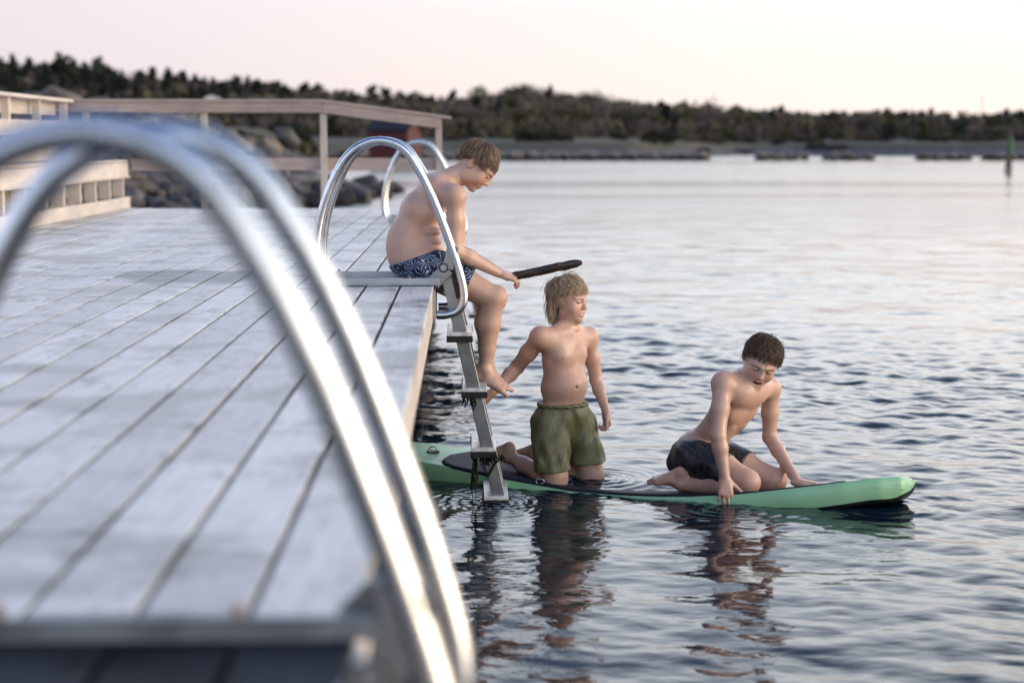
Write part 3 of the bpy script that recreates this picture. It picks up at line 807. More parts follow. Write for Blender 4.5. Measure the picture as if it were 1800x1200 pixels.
# ================================================================== ladders
LW = 0.41            # distance between the two hoops
LADY = 7.72          # front hoop of the middle ladder
def hp(px, py): q = W(px, py, LADY); return (q[0], 0.0, q[2])
HOOP = catmull([hp(562, 484), hp(557, 455), hp(558, 415), hp(568, 365), hp(588, 312), hp(612, 273), hp(642, 252), hp(675, 248), hp(708, 261),
                hp(733, 294), hp(757, 340), hp(778, 392), hp(797, 445), hp(810, 488), hp(815, 512), hp(814, 532), hp(803, 547), hp(786, 553), hp(768, 554)], 8)
m_alg = M['weed']
def make_ladder(label, full=True):
    L = thing("swim_ladder", (0, LADY, 0), label, "ladder", "steel swim ladders along the pier edge")
    for y in (0.0, LW):
        mb = MB(); P = HOOP.copy(); P[:, 1] += y; mb.tube(P, 0.0195, 24); mb.build("handrail", M['steel'], L, True)
    a, b_ = hp(566, 0)[0], hp(771, 0)[0]
    for y in (-0.006, LW+0.006):
        mb = MB(); mb.box((a, y-0.030, 0.004), (b_, y+0.030, 0.009)); mb.box((a, y-0.030, 0.009), (b_, y-0.025, 0.036)); mb.build("crossbar", M['galv'], L, bevel=0.001)
    # hinge brackets and stringers
    top = np.array(hp(782, 470)); bot = np.array(hp(884, 905))
    for i, y in enumerate((0.034, LW-0.034)):
        mb = MB(); bo = -0.045 if i == 0 else 0.045
        mb.beam((b_-0.03, y+bo, 0.012), (top[0]+0.012, y+bo, top[2]-0.005), 0.007, 0.062, up=(-0.5, 0, 1))
        mb.beam((top[0]+0.012, y+bo, top[2]-0.005), (hp(797, 432)[0], y+bo, hp(797, 432)[2]), 0.007, 0.05, up=(-0.5, 0, 1))
        mb.build("bracket", M['plate'], L, bevel=0.001)
        mb = MB(); mb.tube([(top[0]-0.006, y+bo*1.2, top[2]), (top[0]-0.006, y+bo*0.4, top[2])], 0.012, 16); mb.build("pivot_bolt", M['galv'], L, True)
        mb = MB(); th = np.linspace(0, 2*math.pi, 24, endpoint=False)
        mb.tube(np.stack([top[0]-0.006+0.019*np.cos(th), np.full(24, y+bo*1.15), top[2]+0.019*np.sin(th)], -1), 0.0028, 8, closed=True); mb.build("washer", M['black'], L, True)
        mb = MB(); d = (bot-top)/np.linalg.norm(bot-top); up = (1, 0, 0)
        mb.beam(tuple(top+np.array([0.004, y, -0.0])-d*0.01), tuple(bot+np.array([0, y, 0])), 0.020, 0.060, up=up); mb.build("stringer", M['plate'], L, bevel=0.003)
        mb = MB(); q = top+np.array([0.035, y-0.015, -0.005]); 
        mb.beam(tuple(q), tuple(q+d*0.14), 0.012, 0.028, up=up); mb.build("stop_pad", M['black'], L)
    # fixing plates on the pier's side
    for y in (0.0, LW):
        mb = MB(); mb.box((EDGE+0.002, y-0.035, -0.19), (EDGE+0.010, y+0.035, -0.02)); mb.build("fixing_plate", M['galv'], L, bevel=0.001)
    # treads
    for (px, py) in ((808, 590), (834, 688), (850, 793), (872, 878)):
        c = np.array(hp(px, py)); w = 0.057
        mb = MB(); mb.box((c[0]-w, 0.004, c[2]-0.004), (c[0]+w, LW-0.004, c[2]+0.014)); t = mb.build("tread", M['tread'], L, bevel=0.003)
        for y0_ in (0.0, LW-0.016):
            mb = MB(); mb.box((c[0]-w-0.003, y0_-0.012 if y0_ == 0 else y0_+0.004, c[2]-0.030), (c[0]+w+0.003, y0_+0.003 if y0_ == 0 else y0_+0.020, c[2]-0.001)); 
            mb.box((c[0]-w+0.01, y0_+0.004 if y0_ == 0 else y0_-0.03, c[2]-0.030), (c[0]+w-0.01, y0_+0.034 if y0_ == 0 else y0_+0.003, c[2]-0.005)); mb.build("end_cap", M['black'], t, bevel=0.002)
    # bolts on the deck flanges
    for (px, y) in ((580, -0.012), (578, LW+0.004), (716, -0.012), (700, LW+0.004)):
        x = hp(px, 0)[0]; mb = MB()
        mb.tube([(x, y, 0.008), (x, y, 0.020)], 0.011, 6); mb.tube([(x, y, 0.020), (x, y, 0.034)], 0.0085, 10); mb.tube([(x, y, 0.034), (x, y, 0.046)], [0.0085, 0.004], 10); mb.build("bolt", M['brass'], L, True)
    return L
lad = make_ladder("steel swim ladder with two arched handrails that the boy in patterned shorts sits in")
near = copy_tree(lad); near["label"] = "nearest swim ladder, large blurred steel hoops across the left foreground"; near.location.y = 1.76
farl = copy_tree(lad); farl["label"] = "farthest small steel swim ladder, behind the seated boy's back"; farl.location.y = 14.0
# seaweed caught on the third tread
rw = random.Random(4)
def weed_strands(c, n, l0, l1, spread, yr):
    mb = MB()
    for i in range(n):
        x = c[0]+rw.uniform(-spread, spread); y = c[1]+rw.uniform(*yr); z = c[2]+rw.uniform(-0.01, 0.012)
        l = rw.uniform(l0, l1); pts = [(x, y, z)]
        for k in range(1, 6):
            x += rw.uniform(-0.007, 0.007); y += rw.uniform(-0.006, 0.006); pts.append((x, y, z-l*k/5))
        mb.tube(pts, [0.0032, 0.0045, 0.003, 0.0038, 0.0026, 0.001], 5)
    return mb
c = hp(850, 800)
mb = weed_strands((c[0]-0.02, LADY, c[2]), 20, 0.02, 0.075, 0.05, (-0.02, 0.03)); 
for q in weed_strands((c[0]-0.035, LADY, c[2]), 14, 0.14, 0.26, 0.012, (-0.016, 0.0)).v: pass
mb2 = weed_strands((c[0]-0.035, LADY, c[2]), 9, 0.12, 0.22, 0.012, (-0.018, 0.0)); mb.v += mb2.v; mb.f += [[i+mb.n for i in f] for f in mb2.f]; mb.a += mb2.a; mb.n += mb2.n
c3 = hp(872, 800); mb3 = weed_strands((c3[0], LADY, c3[2]), 14, 0.01, 0.045, 0.03, (-0.03, 0.02)); mb.v += mb3.v; mb.f += [[i+mb.n for i in f] for f in mb3.f]; mb.a += mb3.a; mb.n += mb3.n
c4 = hp(876, 815); pts = catmull([(c4[0]+0.03, LADY-0.0, c4[2]+0.03), (c4[0]-0.01, LADY-0.005, c4[2]+0.01), (c4[0]-0.05, LADY-0.004, c4[2]-0.06)], 5); mb.tube(pts, 0.006, 6)
tag(mb.build("seaweed", M['weed'], None, True), "dark stringy seaweed draped over the third ladder tread, dangling to the water", "seaweed")
c = hp(838, 700); mb = weed_strands((c[0]-0.03, LADY, c[2]), 12, 0.02, 0.05, 0.03, (-0.02, 0.02))
tag(mb.build("seaweed", M['weed'], None, True), "short tuft of seaweed under the second ladder tread", "seaweed")
# ================================================================== sculpting: signed distance fields -> surface nets
def V3(*a): return np.array(a, float)
def unit(v): v = np.asarray(v, float); return v/np.linalg.norm(v)
class SDF:
    def __init__(s, lo, hi, h):
        s.h = h; s.lo = np.asarray(lo, float); s.n = np.ceil((np.asarray(hi)-s.lo)/h).astype(int)+1
        s.F = np.full(s.n, 1.0, np.float32)
        s.ax = [(s.lo[i]+h*np.arange(s.n[i])).astype(np.float32) for i in range(3)]
    def _sl(s, lo, hi, m):
        a = np.clip(np.floor((np.asarray(lo)-m-s.lo)/s.h).astype(int), 0, s.n); b = np.clip(np.ceil((np.asarray(hi)+m-s.lo)/s.h).astype(int)+1, 0, s.n)
        return tuple(slice(a[i], b[i]) for i in range(3))
    def _grid(s, sl): return s.ax[0][sl[0]][:, None, None], s.ax[1][sl[1]][None, :, None], s.ax[2][sl[2]][None, None, :]
    def comb(s, sl, d, k, op):
        A = s.F[sl]
        if A.size == 0: return
        if op == 'sub': A = -A
        if k > 1e-6:
            h = np.clip(k-np.abs(A-d), 0, None)/k; r = np.minimum(A, d)-h*h*k*0.25
        else: r = np.minimum(A, d)
        s.F[sl] = -r if op == 'sub' else r
    def cone(s, a, b, ra, rb, k=0.01, op='add', flat=None):
        """round cone; flat=(axis, ratio) squashes the section along an axis"""
        a = np.asarray(a, float); b = np.asarray(b, float); r = max(ra, rb)
        m = k+3*s.h+r*(1.5 if flat else 1)
        sl = s._sl(np.minimum(a, b), np.maximum(a, b), m); X, Y, Z = s._grid(sl)
        ab = b-a; L2 = ab@ab+1e-12
        px, py, pz = X-a[0], Y-a[1], Z-a[2]
        t = np.clip((px*ab[0]+py*ab[1]+pz*ab[2])/L2, 0, 1)
        dx, dy, dz = px-t*ab[0], py-t*ab[1], pz-t*ab[2]
        if flat is not None:
            ax, ratio = unit(flat[0]), flat[1]
            q = dx*ax[0]+dy*ax[1]+dz*ax[2]; w = (1/ratio-1)
            dx, dy, dz = dx+ax[0]*q*w, dy+ax[1]*q*w, dz+ax[2]*q*w
        d = np.sqrt(dx*dx+dy*dy+dz*dz)-(ra+(rb-ra)*t)
        s.comb(sl, d.astype(np.float32), k, op)
    def chain(s, pts, rads, k=0.01, flat=None):
        for i in range(len(pts)-1): s.cone(pts[i], pts[i+1], rads[i], rads[i+1], k, flat=flat)
    def ell(s, c, M3, r, k=0.02, op='add'):
        """ellipsoid; rows of M3 are its axes"""
        c = np.asarray(c, float); M3 = np.asarray(M3, float); r = np.asarray(r, float)
        e = np.sqrt(((M3.T*r)**2).sum(1)); sl = s._sl(c-e, c+e, k+3*s.h); X, Y, Z = s._grid(sl)
        px, py, pz = X-c[0], Y-c[1], Z-c[2]
        q = [(px*M3[i][0]+py*M3[i][1]+pz*M3[i][2]) for i in range(3)]
        k0 = np.sqrt(sum((q[i]/r[i])**2 for i in range(3))); k1 = np.sqrt(sum((q[i]/r[i]**2)**2 for i in range(3)))+1e-9
        s.comb(sl, (k0*(k0-1)/k1).astype(np.float32), k, op)
    def clip(s, p, n, k=0.0):
        """keep the half space behind the plane (p, n)"""
        n = unit(n); X, Y, Z = s._grid((slice(None),)*3)
        d = ((X-p[0])*n[0]+(Y-p[1])*n[1]+(Z-p[2])*n[2]).astype(np.float32)
        if k: 
            h = np.clip(k-np.abs(s.F-d), 0, None)/k; s.F = np.maximum(s.F, d)+h*h*k*0.25
        else: s.F = np.maximum(s.F, d)
    def mesh(s, smooth=2):
        F = s.F; n = np.array(F.shape); I = F < 0
        I[0] = I[-1] = False; I[:, 0] = I[:, -1] = False; I[:, :, 0] = I[:, :, -1] = False
        cnt = np.zeros(n-1, np.int8)
        for a in (0, 1):
            for b in (0, 1):
                for c in (0, 1): cnt += I[a:n[0]-1+a, b:n[1]-1+b, c:n[2]-1+c]
        act = (cnt > 0) & (cnt < 8); idx = np.full(act.shape, -1, np.int64)
        cells = np.argwhere(act); idx[act] = np.arange(len(cells))
        acc = np.zeros((len(cells), 3)); num = np.zeros(len(cells))
        cor = [(a, b, c) for a in (0, 1) for b in (0, 1) for c in (0, 1)]
        vals = {q: F[cells[:, 0]+q[0], cells[:, 1]+q[1], cells[:, 2]+q[2]] for q in cor}
        for p in cor:
            for ax in range(3):
                if p[ax] == 1: continue
                q = list(p); q[ax] = 1; q = tuple(q)
                va, vb = vals[p], vals[q]; cr = (va < 0) != (vb < 0)
                t = np.where(cr, va/(va-vb+1e-12), 0); t = np.clip(t, 0, 1)
                pt = np.tile(np.array(p, float), (len(cells), 1)); pt[:, ax] = t
                acc += np.where(cr[:, None], pt, 0); num += cr
        V = cells+acc/np.maximum(num, 1)[:, None]
        Q = []
        for ax in range(3):
            o1, o2 = [(1, 2), (2, 0), (0, 1)][ax]
            sa = [slice(1, -1)]*3; sa[ax] = slice(0, -1); sb = list(sa); sb[ax] = slice(1, None)
            A, B = I[tuple(sa)], I[tuple(sb)]
            for sgn in (0, 1):
                e = np.argwhere((A & ~B) if sgn == 0 else (~A & B))
                base = e+1; base[:, ax] -= 1
                def cid(d1, d2):
                    c = base.copy(); c[:, o1] -= d1; c[:, o2] -= d2; return idx[c[:, 0], c[:, 1], c[:, 2]]
                qd = np.stack([cid(1, 1), cid(0, 1), cid(0, 0), cid(1, 0)], 1)
                if sgn: qd = qd[:, ::-1]
                Q.append(qd)
        Q = np.concatenate(Q); Q = Q[(Q >= 0).all(1)]
        V = s.lo+V*s.h
        for _ in range(smooth):
            S = np.zeros_like(V); C = np.zeros(len(V))
            for a, b in ((0, 1), (1, 2), (2, 3), (3, 0)):
                for i_, j_ in ((a, b), (b, a)):
                    for x_ in range(3): S[:, x_] += np.bincount(Q[:, i_], V[Q[:, j_], x_], len(V))
                    C += np.bincount(Q[:, i_], minlength=len(V))
            V = V*0.4+0.6*S/np.maximum(C, 1)[:, None]
        return V, Q

def frame(f, u):
    """rows: left, up, forward"""
    f = unit(f); u = np.asarray(u, float); l = unit(np.cross(u, f)); u = np.cross(f, l)
    return np.stack([l, u, f])
def rot_about(v, axis, a):
    axis = unit(axis); return v*math.cos(a)+np.cross(axis, v)*math.sin(a)+axis*(axis@v)*(1-math.cos(a))

# ---- body builders -------------------------------------------------------
class Paint:
    def __init__(s, base): s.base = np.array(base); s.sp = []
    def spot(s, p, r, c, a=1.0, pw=2.0): s.sp.append((np.asarray(p, float), r, np.array(c), a, pw))
    def stroke(s, a, b, r, c, al=1.0, pw=4.0):
        n = max(2, int(np.linalg.norm(np.asarray(b)-a)/(r*0.7))+1)
        s.sp.append((np.array([np.asarray(a)+(np.asarray(b)-a)*t for t in np.linspace(0, 1, n)]), r, np.array(c), al, pw))
    def apply(s, V):
        C = np.tile(s.base, (len(V), 1))
        n = (np.sin(V[:, 0]*31+V[:, 2]*17)+np.sin(V[:, 1]*37-V[:, 2]*23+1)+np.sin(V[:, 2]*41+V[:, 0]*13+2))/3
        n2 = (np.sin(V[:, 0]*83+V[:, 1]*61)+np.sin(V[:, 2]*97-V[:, 0]*45)+np.sin(V[:, 1]*72+V[:, 2]*58))/3; C = C*(1+(0.055*n+0.035*n2)[:, None]*np.array([0.5, 1.15, 1.2]))
        for p, r, c, a, pw in s.sp:
            p2 = p.reshape(-1, 3); d = np.full(len(V), 9.0)
            for q in p2: d = np.minimum(d, np.linalg.norm(V-q, axis=1))
            w = a*np.clip(1-(d/r)**pw, 0, 1); C = C*(1-w[:, None])+c*w[:, None]
        return C
SKIN = (0.56, 0.360, 0.275); RED = (0.58, 0.26, 0.20); LIP = (0.50, 0.17, 0.15); DARK = (0.05, 0.03, 0.025)
def head(S, P, O, H, sc=1.0, smile='closed', look=-0.2, brow=(0.30, 0.20, 0.13), jaw=1.0):
    """O centre between the ears, H rows left/up/forward; returns a function local->world"""
    def L(x, y, z): return O+sc*(H[0]*x+H[1]*y+H[2]*z)
    def E(x, y, z, r, k, op='add', MM=None): S.ell(L(x, y, z), H if MM is None else MM, np.array(r)*sc, k*sc, op)
    def C(a, b, ra, rb, k, op='add'): S.cone(L(*a), L(*b), ra*sc, rb*sc, k*sc, op)
    E(0, .030, -.012, (.071, .083, .090), .01)                       # cranium
    E(0, -.005, .035, (.062, .070, .055), .03)                       # face mass
    E(0, -.050, .035, (.050*jaw, .052, .050), .03)                   # jaw
    E(0, -.090, .068, (.021, .016, .017), .022)                      # chin
    for sx in (-1, 1):
        E(sx*.040*jaw, -.030, .055, (.023, .026, .022), .022)         # cheek
        E(sx*.052*jaw, -.055, .010, (.014, .030, .030), .025)         # jaw corner
        C((sx*.012, .022, .088), (sx*.045, .022, .070), .008, .007, .014)   # brow
        E(sx*.030, .004, .097, (.016, .010, .014), .012, 'sub')       # socket
        E(sx*.030, .003, .0765, (.0140, .0125, .0125), .003)          # eyeball bulge / lid
    C((0, .012, .088), (0, -.020, .099), .0065, .0090, .014)         # nose bridge
    E(0, -.025, .101, (.0105, .0085, .0090), .009)
    for sx in (-1, 1):
        E(sx*.0105, -.029, .094, (.0065, .0065, .009), .007)
        E(sx*.0055, -.0340, .098, (.0030, .0025, .0040), .002, 'sub')
    # mouth
    if smile == 'open':
        pts = [(-.032, -.0420, .071), (-.017, -.0520, .0850), (0, -.0545, .0905), (.017, -.0520, .0850), (.032, -.0420, .071)]
        low = [(-.034, -.0430, .070), (-.019, -.0700, .0830), (0, -.0790, .0880), (.019, -.0700, .0830), (.034, -.0430, .070)]
        E(0, -.0635, .088, (.026, .0115, .013), .003, 'sub')
        for i in range(4): C(pts[i], pts[i+1], .0035, .0038, .006); C(low[i], low[i+1], .0038, .0045, .006)
        P.spot(L(0, -.0640, .078), .0150*sc, (.10, .025, .025), 1.0, 6)
        for x in (-.014, -.007, 0, .007, .014): P.spot(L(x, -.0645, .0800), .0080*sc, (.09, .02, .02), 1, 8)
    elif smile == 'teeth':
        pts = [(-.033, -.0400, .070), (-.017, -.0520, .0855), (0, -.0550, .0905), (.017, -.0520, .0855), (.033, -.0400, .070)]
        low = [(-.033, -.0410, .070), (-.018, -.0640, .0840), (0, -.0700, .0890), (.018, -.0640, .0840), (.033, -.0410, .070)]
        E(0, -.0585, .088, (.026, .0068, .013), .002, 'sub')
        for i in range(4): C(pts[i], pts[i+1], .0032, .0034, .005); C(low[i], low[i+1], .0034, .0042, .005)
    else:
        pts = [(-.032, -.0410, .070), (-.015, -.0540, .0875), (0, -.0565, .0910), (.015, -.0540, .0875), (.032, -.0410, .070)]
        low = [(-.030, -.0440, .070), (-.015, -.0605, .0860), (0, -.0635, .0890), (.015, -.0605, .0860), (.030, -.0440, .070)]
        for i in range(4): C(pts[i], pts[i+1], .0034, .0036, .005); C(low[i], low[i+1], .0036, .0044, .005)
        for i in range(4): C(tuple((np.array(pts[i])+low[i])/2+[0, 0, .004]), tuple((np.array(pts[i+1])+low[i+1])/2+[0, 0, .004]), .0015, .0015, .002, 'sub')
        for i in range(4): P.stroke(L(*((np.array(pts[i])+low[i])/2+[0, 0, .001])), L(*((np.array(pts[i+1])+low[i+1])/2+[0, 0, .001])), .0030*sc, (.16, .05, .045), .9)
    for i in range(4): P.sp.insert(0, (np.array([L(*q) for q in (pts[i], pts[i+1], low[i], low[i+1])]), .0055*sc, np.array(LIP), .5, 3))
    for sx in (-1, 1):
        C((sx*.027, -.049, .083), (sx*.031, -.045, .079), .002, .001, .004, 'sub')
        # ear
        EM = np.stack([rot_about(H[0], H[1], -sx*0.35), H[1], rot_about(H[2], H[1], -sx*0.35)])
        E(sx*.075, .000, -.012, (.0075, .031, .019), .007, MM=EM)
        E(sx*.083, .004, -.008, (.0060, .019, .010), .006, 'sub', MM=EM)
        P.spot(L(sx*.081, .002, -.008), .022*sc, RED, .75); P.spot(L(sx*.080, .000, -.002), .010*sc, (.20, .06, .05), .7)
        # eyes: eyelid line, lashes and brow
        P.stroke(L(sx*.018, .0000, .088), L(sx*.042, .0005, .082), .0040*sc, DARK, .92)
        P.stroke(L(sx*.020, -.001, .089), L(sx*.040, -.001, .084), .0026*sc, (.02, .015, .015), 1)
        P.stroke(L(sx*.015, .017, .094), L(sx*.046, .019, .080), .0055*sc, brow, .6)
        P.spot(L(sx*.040, -.030, .074), .030*sc, RED, .45)
        P.spot(L(sx*.012, -.034, .104), .008*sc, (.40, .18, .14), .5)
    P.spot(L(0, -.028, .112), .014*sc, RED, .45)
    P.spot(L(0, -.095, .07), .02*sc, RED, .2)
    return L
def hand(S, P, w, fdir, pn, side, sc=1.0, curl=(0.2, 0.35, 0.3), spread=0.12, tcurl=0.25, tspread=0.75, tdown=0.3):
    """w wrist, fdir fingers, pn palm normal, side=+1 puts the thumb on +cross(fdir, pn)"""
    fdir = unit(fdir); pn = unit(pn-fdir*(pn@fdir)); lat = np.cross(fdir, pn)*side
    S.cone(w-fdir*.02*sc, w+fdir*.02*sc, .019*sc, .020*sc, .012, flat=(pn, 0.75))
    kn = []
    for i, (o, l) in enumerate(((.026, .078), (.009, .083), (-.009, .079), (-.026, .070))):
        k = w+fdir*l*sc+lat*o*sc-pn*0.002*sc; kn.append(k)
        S.cone(w+fdir*.018*sc+lat*o*0.6*sc, k, .0155*sc, .0115*sc, .012)
    for i, (ln, rr) in enumerate(((.066, .0082), (.074, .0084), (.068, .0080), (.053, .0070))):
        d = unit(fdir+lat*(1.5-i)*spread); p = kn[i]; ax = np.cross(d, pn)
        cc = curl[i] if isinstance(curl[0], (tuple, list)) else curl
        for j, (fr, r0, r1) in enumerate(((.45, 1, .92), (.30, .92, .86), (.25, .86, .70))):
            d = rot_about(d, ax, cc[j]); q = p+d*ln*fr*sc
            S.cone(p, q, rr*r0*sc, rr*r1*sc, .0025); p = q
        P.spot(p, .014*sc, RED, .5); P.spot(kn[i]-pn*.01*sc, .012*sc, RED, .3)
    b0 = w+fdir*.012*sc+lat*.016*sc+pn*.006*sc; td = unit(fdir*math.cos(tspread)+lat*math.sin(tspread)+pn*tdown)
    m = b0+td*.045*sc; S.cone(b0, m, .0150*sc, .0105*sc, .010)
    td = unit(td+fdir*tcurl+pn*tcurl*0.4); m2 = m+td*.030*sc; S.cone(m, m2, .0100*sc, .0090*sc, .003)
    td = unit(td+fdir*tcurl); m3 = m2+td*.024*sc; S.cone(m2, m3, .0090*sc, .0070*sc, .003)
    P.spot(m3, .014*sc, RED, .4)
def foot(S, P, ank, fdir, up, side, sc=1.0, toe_bend=0.0, heel=True):
    """fdir towards the toes, up = away from the sole, side=+1: big toe on +cross(fdir, up)"""
    fdir = unit(fdir); up = unit(up-fdir*(up@fdir)); lat = np.cross(fdir, up)*side
    hl = ank-up*.045*sc-fdir*.028*sc
    S.cone(ank, hl, .030*sc, .025*sc, .02); S.cone(ank-fdir*.006*sc, hl-fdir*.004*sc+up*.02*sc, .026*sc, .022*sc, .02)
    for sx in (-1, 1): S.ell(ank+lat*sx*.025*sc+up*.0*sc, np.stack([lat, up, fdir]), (.012*sc, .014*sc, .014*sc), .012)
    S.cone(ank+fdir*.012*sc-up*.008*sc, ank+fdir*.085*sc-up*.040*sc+lat*.008*sc, .027*sc, .019*sc, .025, flat=None)
    for o, l, r in ((.022, .118, .0165), (.004, .118, .0140), (-.014, .108, .0135), (-.026, .096, .0130)):
        b = ank+fdir*l*sc-up*.052*sc+lat*o*sc
        S.cone(ank+fdir*.03*sc-up*.035*sc+lat*o*0.6*sc, b, .020*sc, r*sc, .014)
        S.cone(hl, b, .018*sc, r*0.8*sc, .015)
    for i, (o, l, ln, r) in enumerate(((.026, .122, .032, .0118), (.007, .124, .027, .0085), (-.006, .118, .023, .0080), (-.018, .110, .020, .0076), (-.029, .100, .018, .0074))):
        a = ank+fdir*l*sc-up*.053*sc+lat*o*sc; d = unit(fdir-up*(0.15+toe_bend)+lat*(0.06-0.03*i)); 
        S.cone(a-fdir*.01*sc, a+d*ln*sc, r*sc, r*0.85*sc, .0025); P.spot(a+d*ln*sc, .013*sc, RED, .55)
    P.spot(hl, .03*sc, RED, .45)

def skin_material():
    m = mat('skin', rough=0.48, spec=0.42); nt, lk, b = nodes(m)
    co = coords(nt); n_ = noise(nt, lk, co, 55, 3, 0.6)
    col = mixc(nt, lk, 1.0, attr(nt, "Col").outputs["Color"], ramp(nt, lk, n_, [(0.3, (0.95,0.93,0.92)), (0.7, (1.03,1.04,1.04))]), 'MULTIPLY')
    lk.new(col, b.inputs["Base Color"])
    b.inputs["Subsurface Weight"].default_value = 0.22; b.inputs["Subsurface Radius"].default_value = (1.0, 0.35, 0.2); b.inputs["Subsurface Scale"].default_value = 0.012
    lk.new(ramp(nt, lk, noise(nt, lk, co, 9, 4, 0.6), [(0.38, (0.30,)*3), (0.62, (0.50,)*3)]), b.inputs["Roughness"])
    bump(nt, lk, b, noise(nt, lk, co, 160, 2, 0.5), 0.10, 0.002)
    return m
M['skin'] = skin_material()
M['teeth'] = mat('teeth', (0.75, 0.70, 0.62), 0.25)
M['eye'] = mat('eye', (0.45, 0.42, 0.40), 0.15)

def person(label, base, group=None): return thing("person", tuple(base), label, "person", group)
def local_link(name, V, Q, mt, parent, cols=None):
    me = np_mesh(name, np.asarray(V)-np.array(parent.location), quads=Q)
    if cols is not None: set_col(me, cols)
    return link(name, me, mt, parent)
def teeth_mesh(L, parent, y=-.0590, wdt=.0235, hgt=.0045):
    mb = MB(); n = 9; off = np.array(parent.location)
    for i in range(n-1):
        t0, t1 = -1+2*i/(n-1), -1+2*(i+1)/(n-1)
        def q(t, yy, zz=0): return L(t*wdt, yy+.0085*t*t, .0860-.0115*t*t+zz)-off
        mb.add([q(t0, y+hgt), q(t1, y+hgt), q(t1, y-hgt*.7), q(t0, y-hgt*.7), q(t0, y+hgt, -.004), q(t1, y+hgt, -.004), q(t1, y-hgt*.7, -.004), q(t0, y-hgt*.7, -.004)],
               [(0,1,2,3),(7,6,5,4),(0,4,5,1),(3,2,6,7),(0,3,7,4),(1,5,6,2)])
    return mb.build("teeth", M['teeth'], parent)

# ---- hair -----------------------------------------------------------------
def hair_mat(name, lo, hi, rough=0.45):
    m = mat(name, rough=rough, spec=0.35); nt, lk, b = nodes(m)
    lk.new(ramp(nt, lk, attr(nt, "tone").outputs["Fac"], [(0, lo), (1, hi)]), b.inputs["Base Color"]); return m
def hair(O, H, sc, parent, mt, seed, style):
    rg = np.random.default_rng(seed)
    pole = unit(np.array(style.get('pole', (0.0, 0.86, -0.50))))
    Ax = unit(np.cross(pole, (1, 0, 0))); Bx = np.cross(pole, Ax)
    Ce = np.array([0, .030, -.012]); Rr = np.array([.071, .083, .090])
    def surf(ph, th, off):
        d = pole*math.cos(th)+(Ax*math.cos(ph)+Bx*math.sin(ph))*math.sin(th)
        t = 1/math.sqrt(((d/Rr)**2).sum()); p = Ce+d*t
        n = unit((p-Ce)/Rr**2); return p+n*off, n
    def to_w(p): return O+sc*(H[0]*p[0]+H[1]*p[1]+H[2]*p[2])
    zone = style['zone']            # zone(point) -> bool : may hair grow here (head coordinates)
    off = np.array(parent.location)
    # scalp cap: patch of the skull covered by hair, thickened outwards
    mb = MB(); nt_, np_ = 46, 72; G = {}; vs = []
    capoff = style.get('cap', .006)
    for i in range(nt_):
        for j in range(np_):
            th = 0.02+2.75*i/(nt_-1); ph = 2*math.pi*j/np_
            p0, n = surf(ph, th, 0.0); ok = zone(p0)
            lump = 0.0018*math.sin(17*p0[0]*60+5*p0[1]*40)*math.sin(p0[2]*210)
            G[i, j] = (len(vs), ok); vs.append(to_w(surf(ph, th, (capoff+lump) if ok else -.006)[0])-off)
    F = []
    for i in range(nt_-1):
        for j in range(np_):
            q = [G[i, j], G[i, (j+1) % np_], G[i+1, (j+1) % np_], G[i+1, j]]
            if any(x[1] for x in q): F.append([x[0] for x in q])
    Vc = np.array(vs); 
    used = sorted({k for f in F for k in f}); mp = {k: i for i, k in enumerate(used)}
    Vc = Vc[used]; F = [[mp[k] for k in f] for f in F]; ntone = [np.full(len(Vc), 0.12)]
    mb.add(Vc, F)
    for s in range(style['n']):
        for _ in range(30):
            ph = rg.uniform(0, 2*math.pi); th = math.acos(1-rg.uniform(0, 1.85)); p0, n0 = surf(ph, th, 0)
            if zone(p0): break
        else: continue
        ln = style['length'](p0, rg); lift = style.get('lift', .004); k = 8
        pts = []; p, n = surf(ph, th, .003); pts.append(p); step = ln/k
        wav = style.get('wave', 0.0); w0 = rg.uniform(0, 6.28); wf = rg.uniform(0.7, 1.3); lat = rg.normal(0, style.get('mess', .15)); cl = math.sin(ph*style.get('streak', 19)+style.get('twist', 2.0)*math.sin(th*4+ph*2))*0.6+math.sin(ph*7.3+th*style.get('cth', 1.0)*9+1)*0.4; lo_ = rg.uniform(.3, 1.3)*lift*(1+style.get('cl', .4)*cl)*(1.6 if rg.random() < .03 else 1)
        clump = style.get('clump', 0.0)
        q = p.copy(); dirv = surf(ph, th+.05, .003)[0]-p
        cth, cph = th, ph+lat*0.1
        for i in range(1, k+1):
            # follow the skull away from the crown, then hang free
            Rm = 0.082
            free = style['free'](q)
            if not free:
                cth += step/Rm; cph += lat*0.12
                q, n = surf(cph, cth, .003+lo_*min(1, i/3))
                dirv = q-pts[-1]
            else:
                dv = unit(dirv); g = style['grav']
                dirv = unit(dv*0.75+g*0.35+n*0.05*(1 if i % 2 else -1))*step
                q = pts[-1]+dirv
            ww = wav*math.sin(w0+i*1.4*wf+clump*math.floor(ph*7))
            pts.append(q+np.cross(n, unit(pts[-1]-q+1e-9))*ww+n*abs(ww)*0.6)
        P_ = np.array([to_w(x) for x in pts])-off
        r = style.get('r', .0015)*rg.uniform(0.7, 1.3)
        c0 = mb.n; mb.tube(P_, np.linspace(r, r*0.45, len(P_)), 3, cap=False)
        ntone.append(np.clip(np.full(mb.n-c0, 0.40+0.48*cl+rg.uniform(-0.22, 0.22))+np.repeat(np.linspace(-.25, .30, len(P_)), 3), 0, 1))
    me = np_mesh("hair", np.concatenate(mb.v), polys=mb.f); set_val(me, np.concatenate(ntone), "tone")
    return link("hair", me, mt, parent)
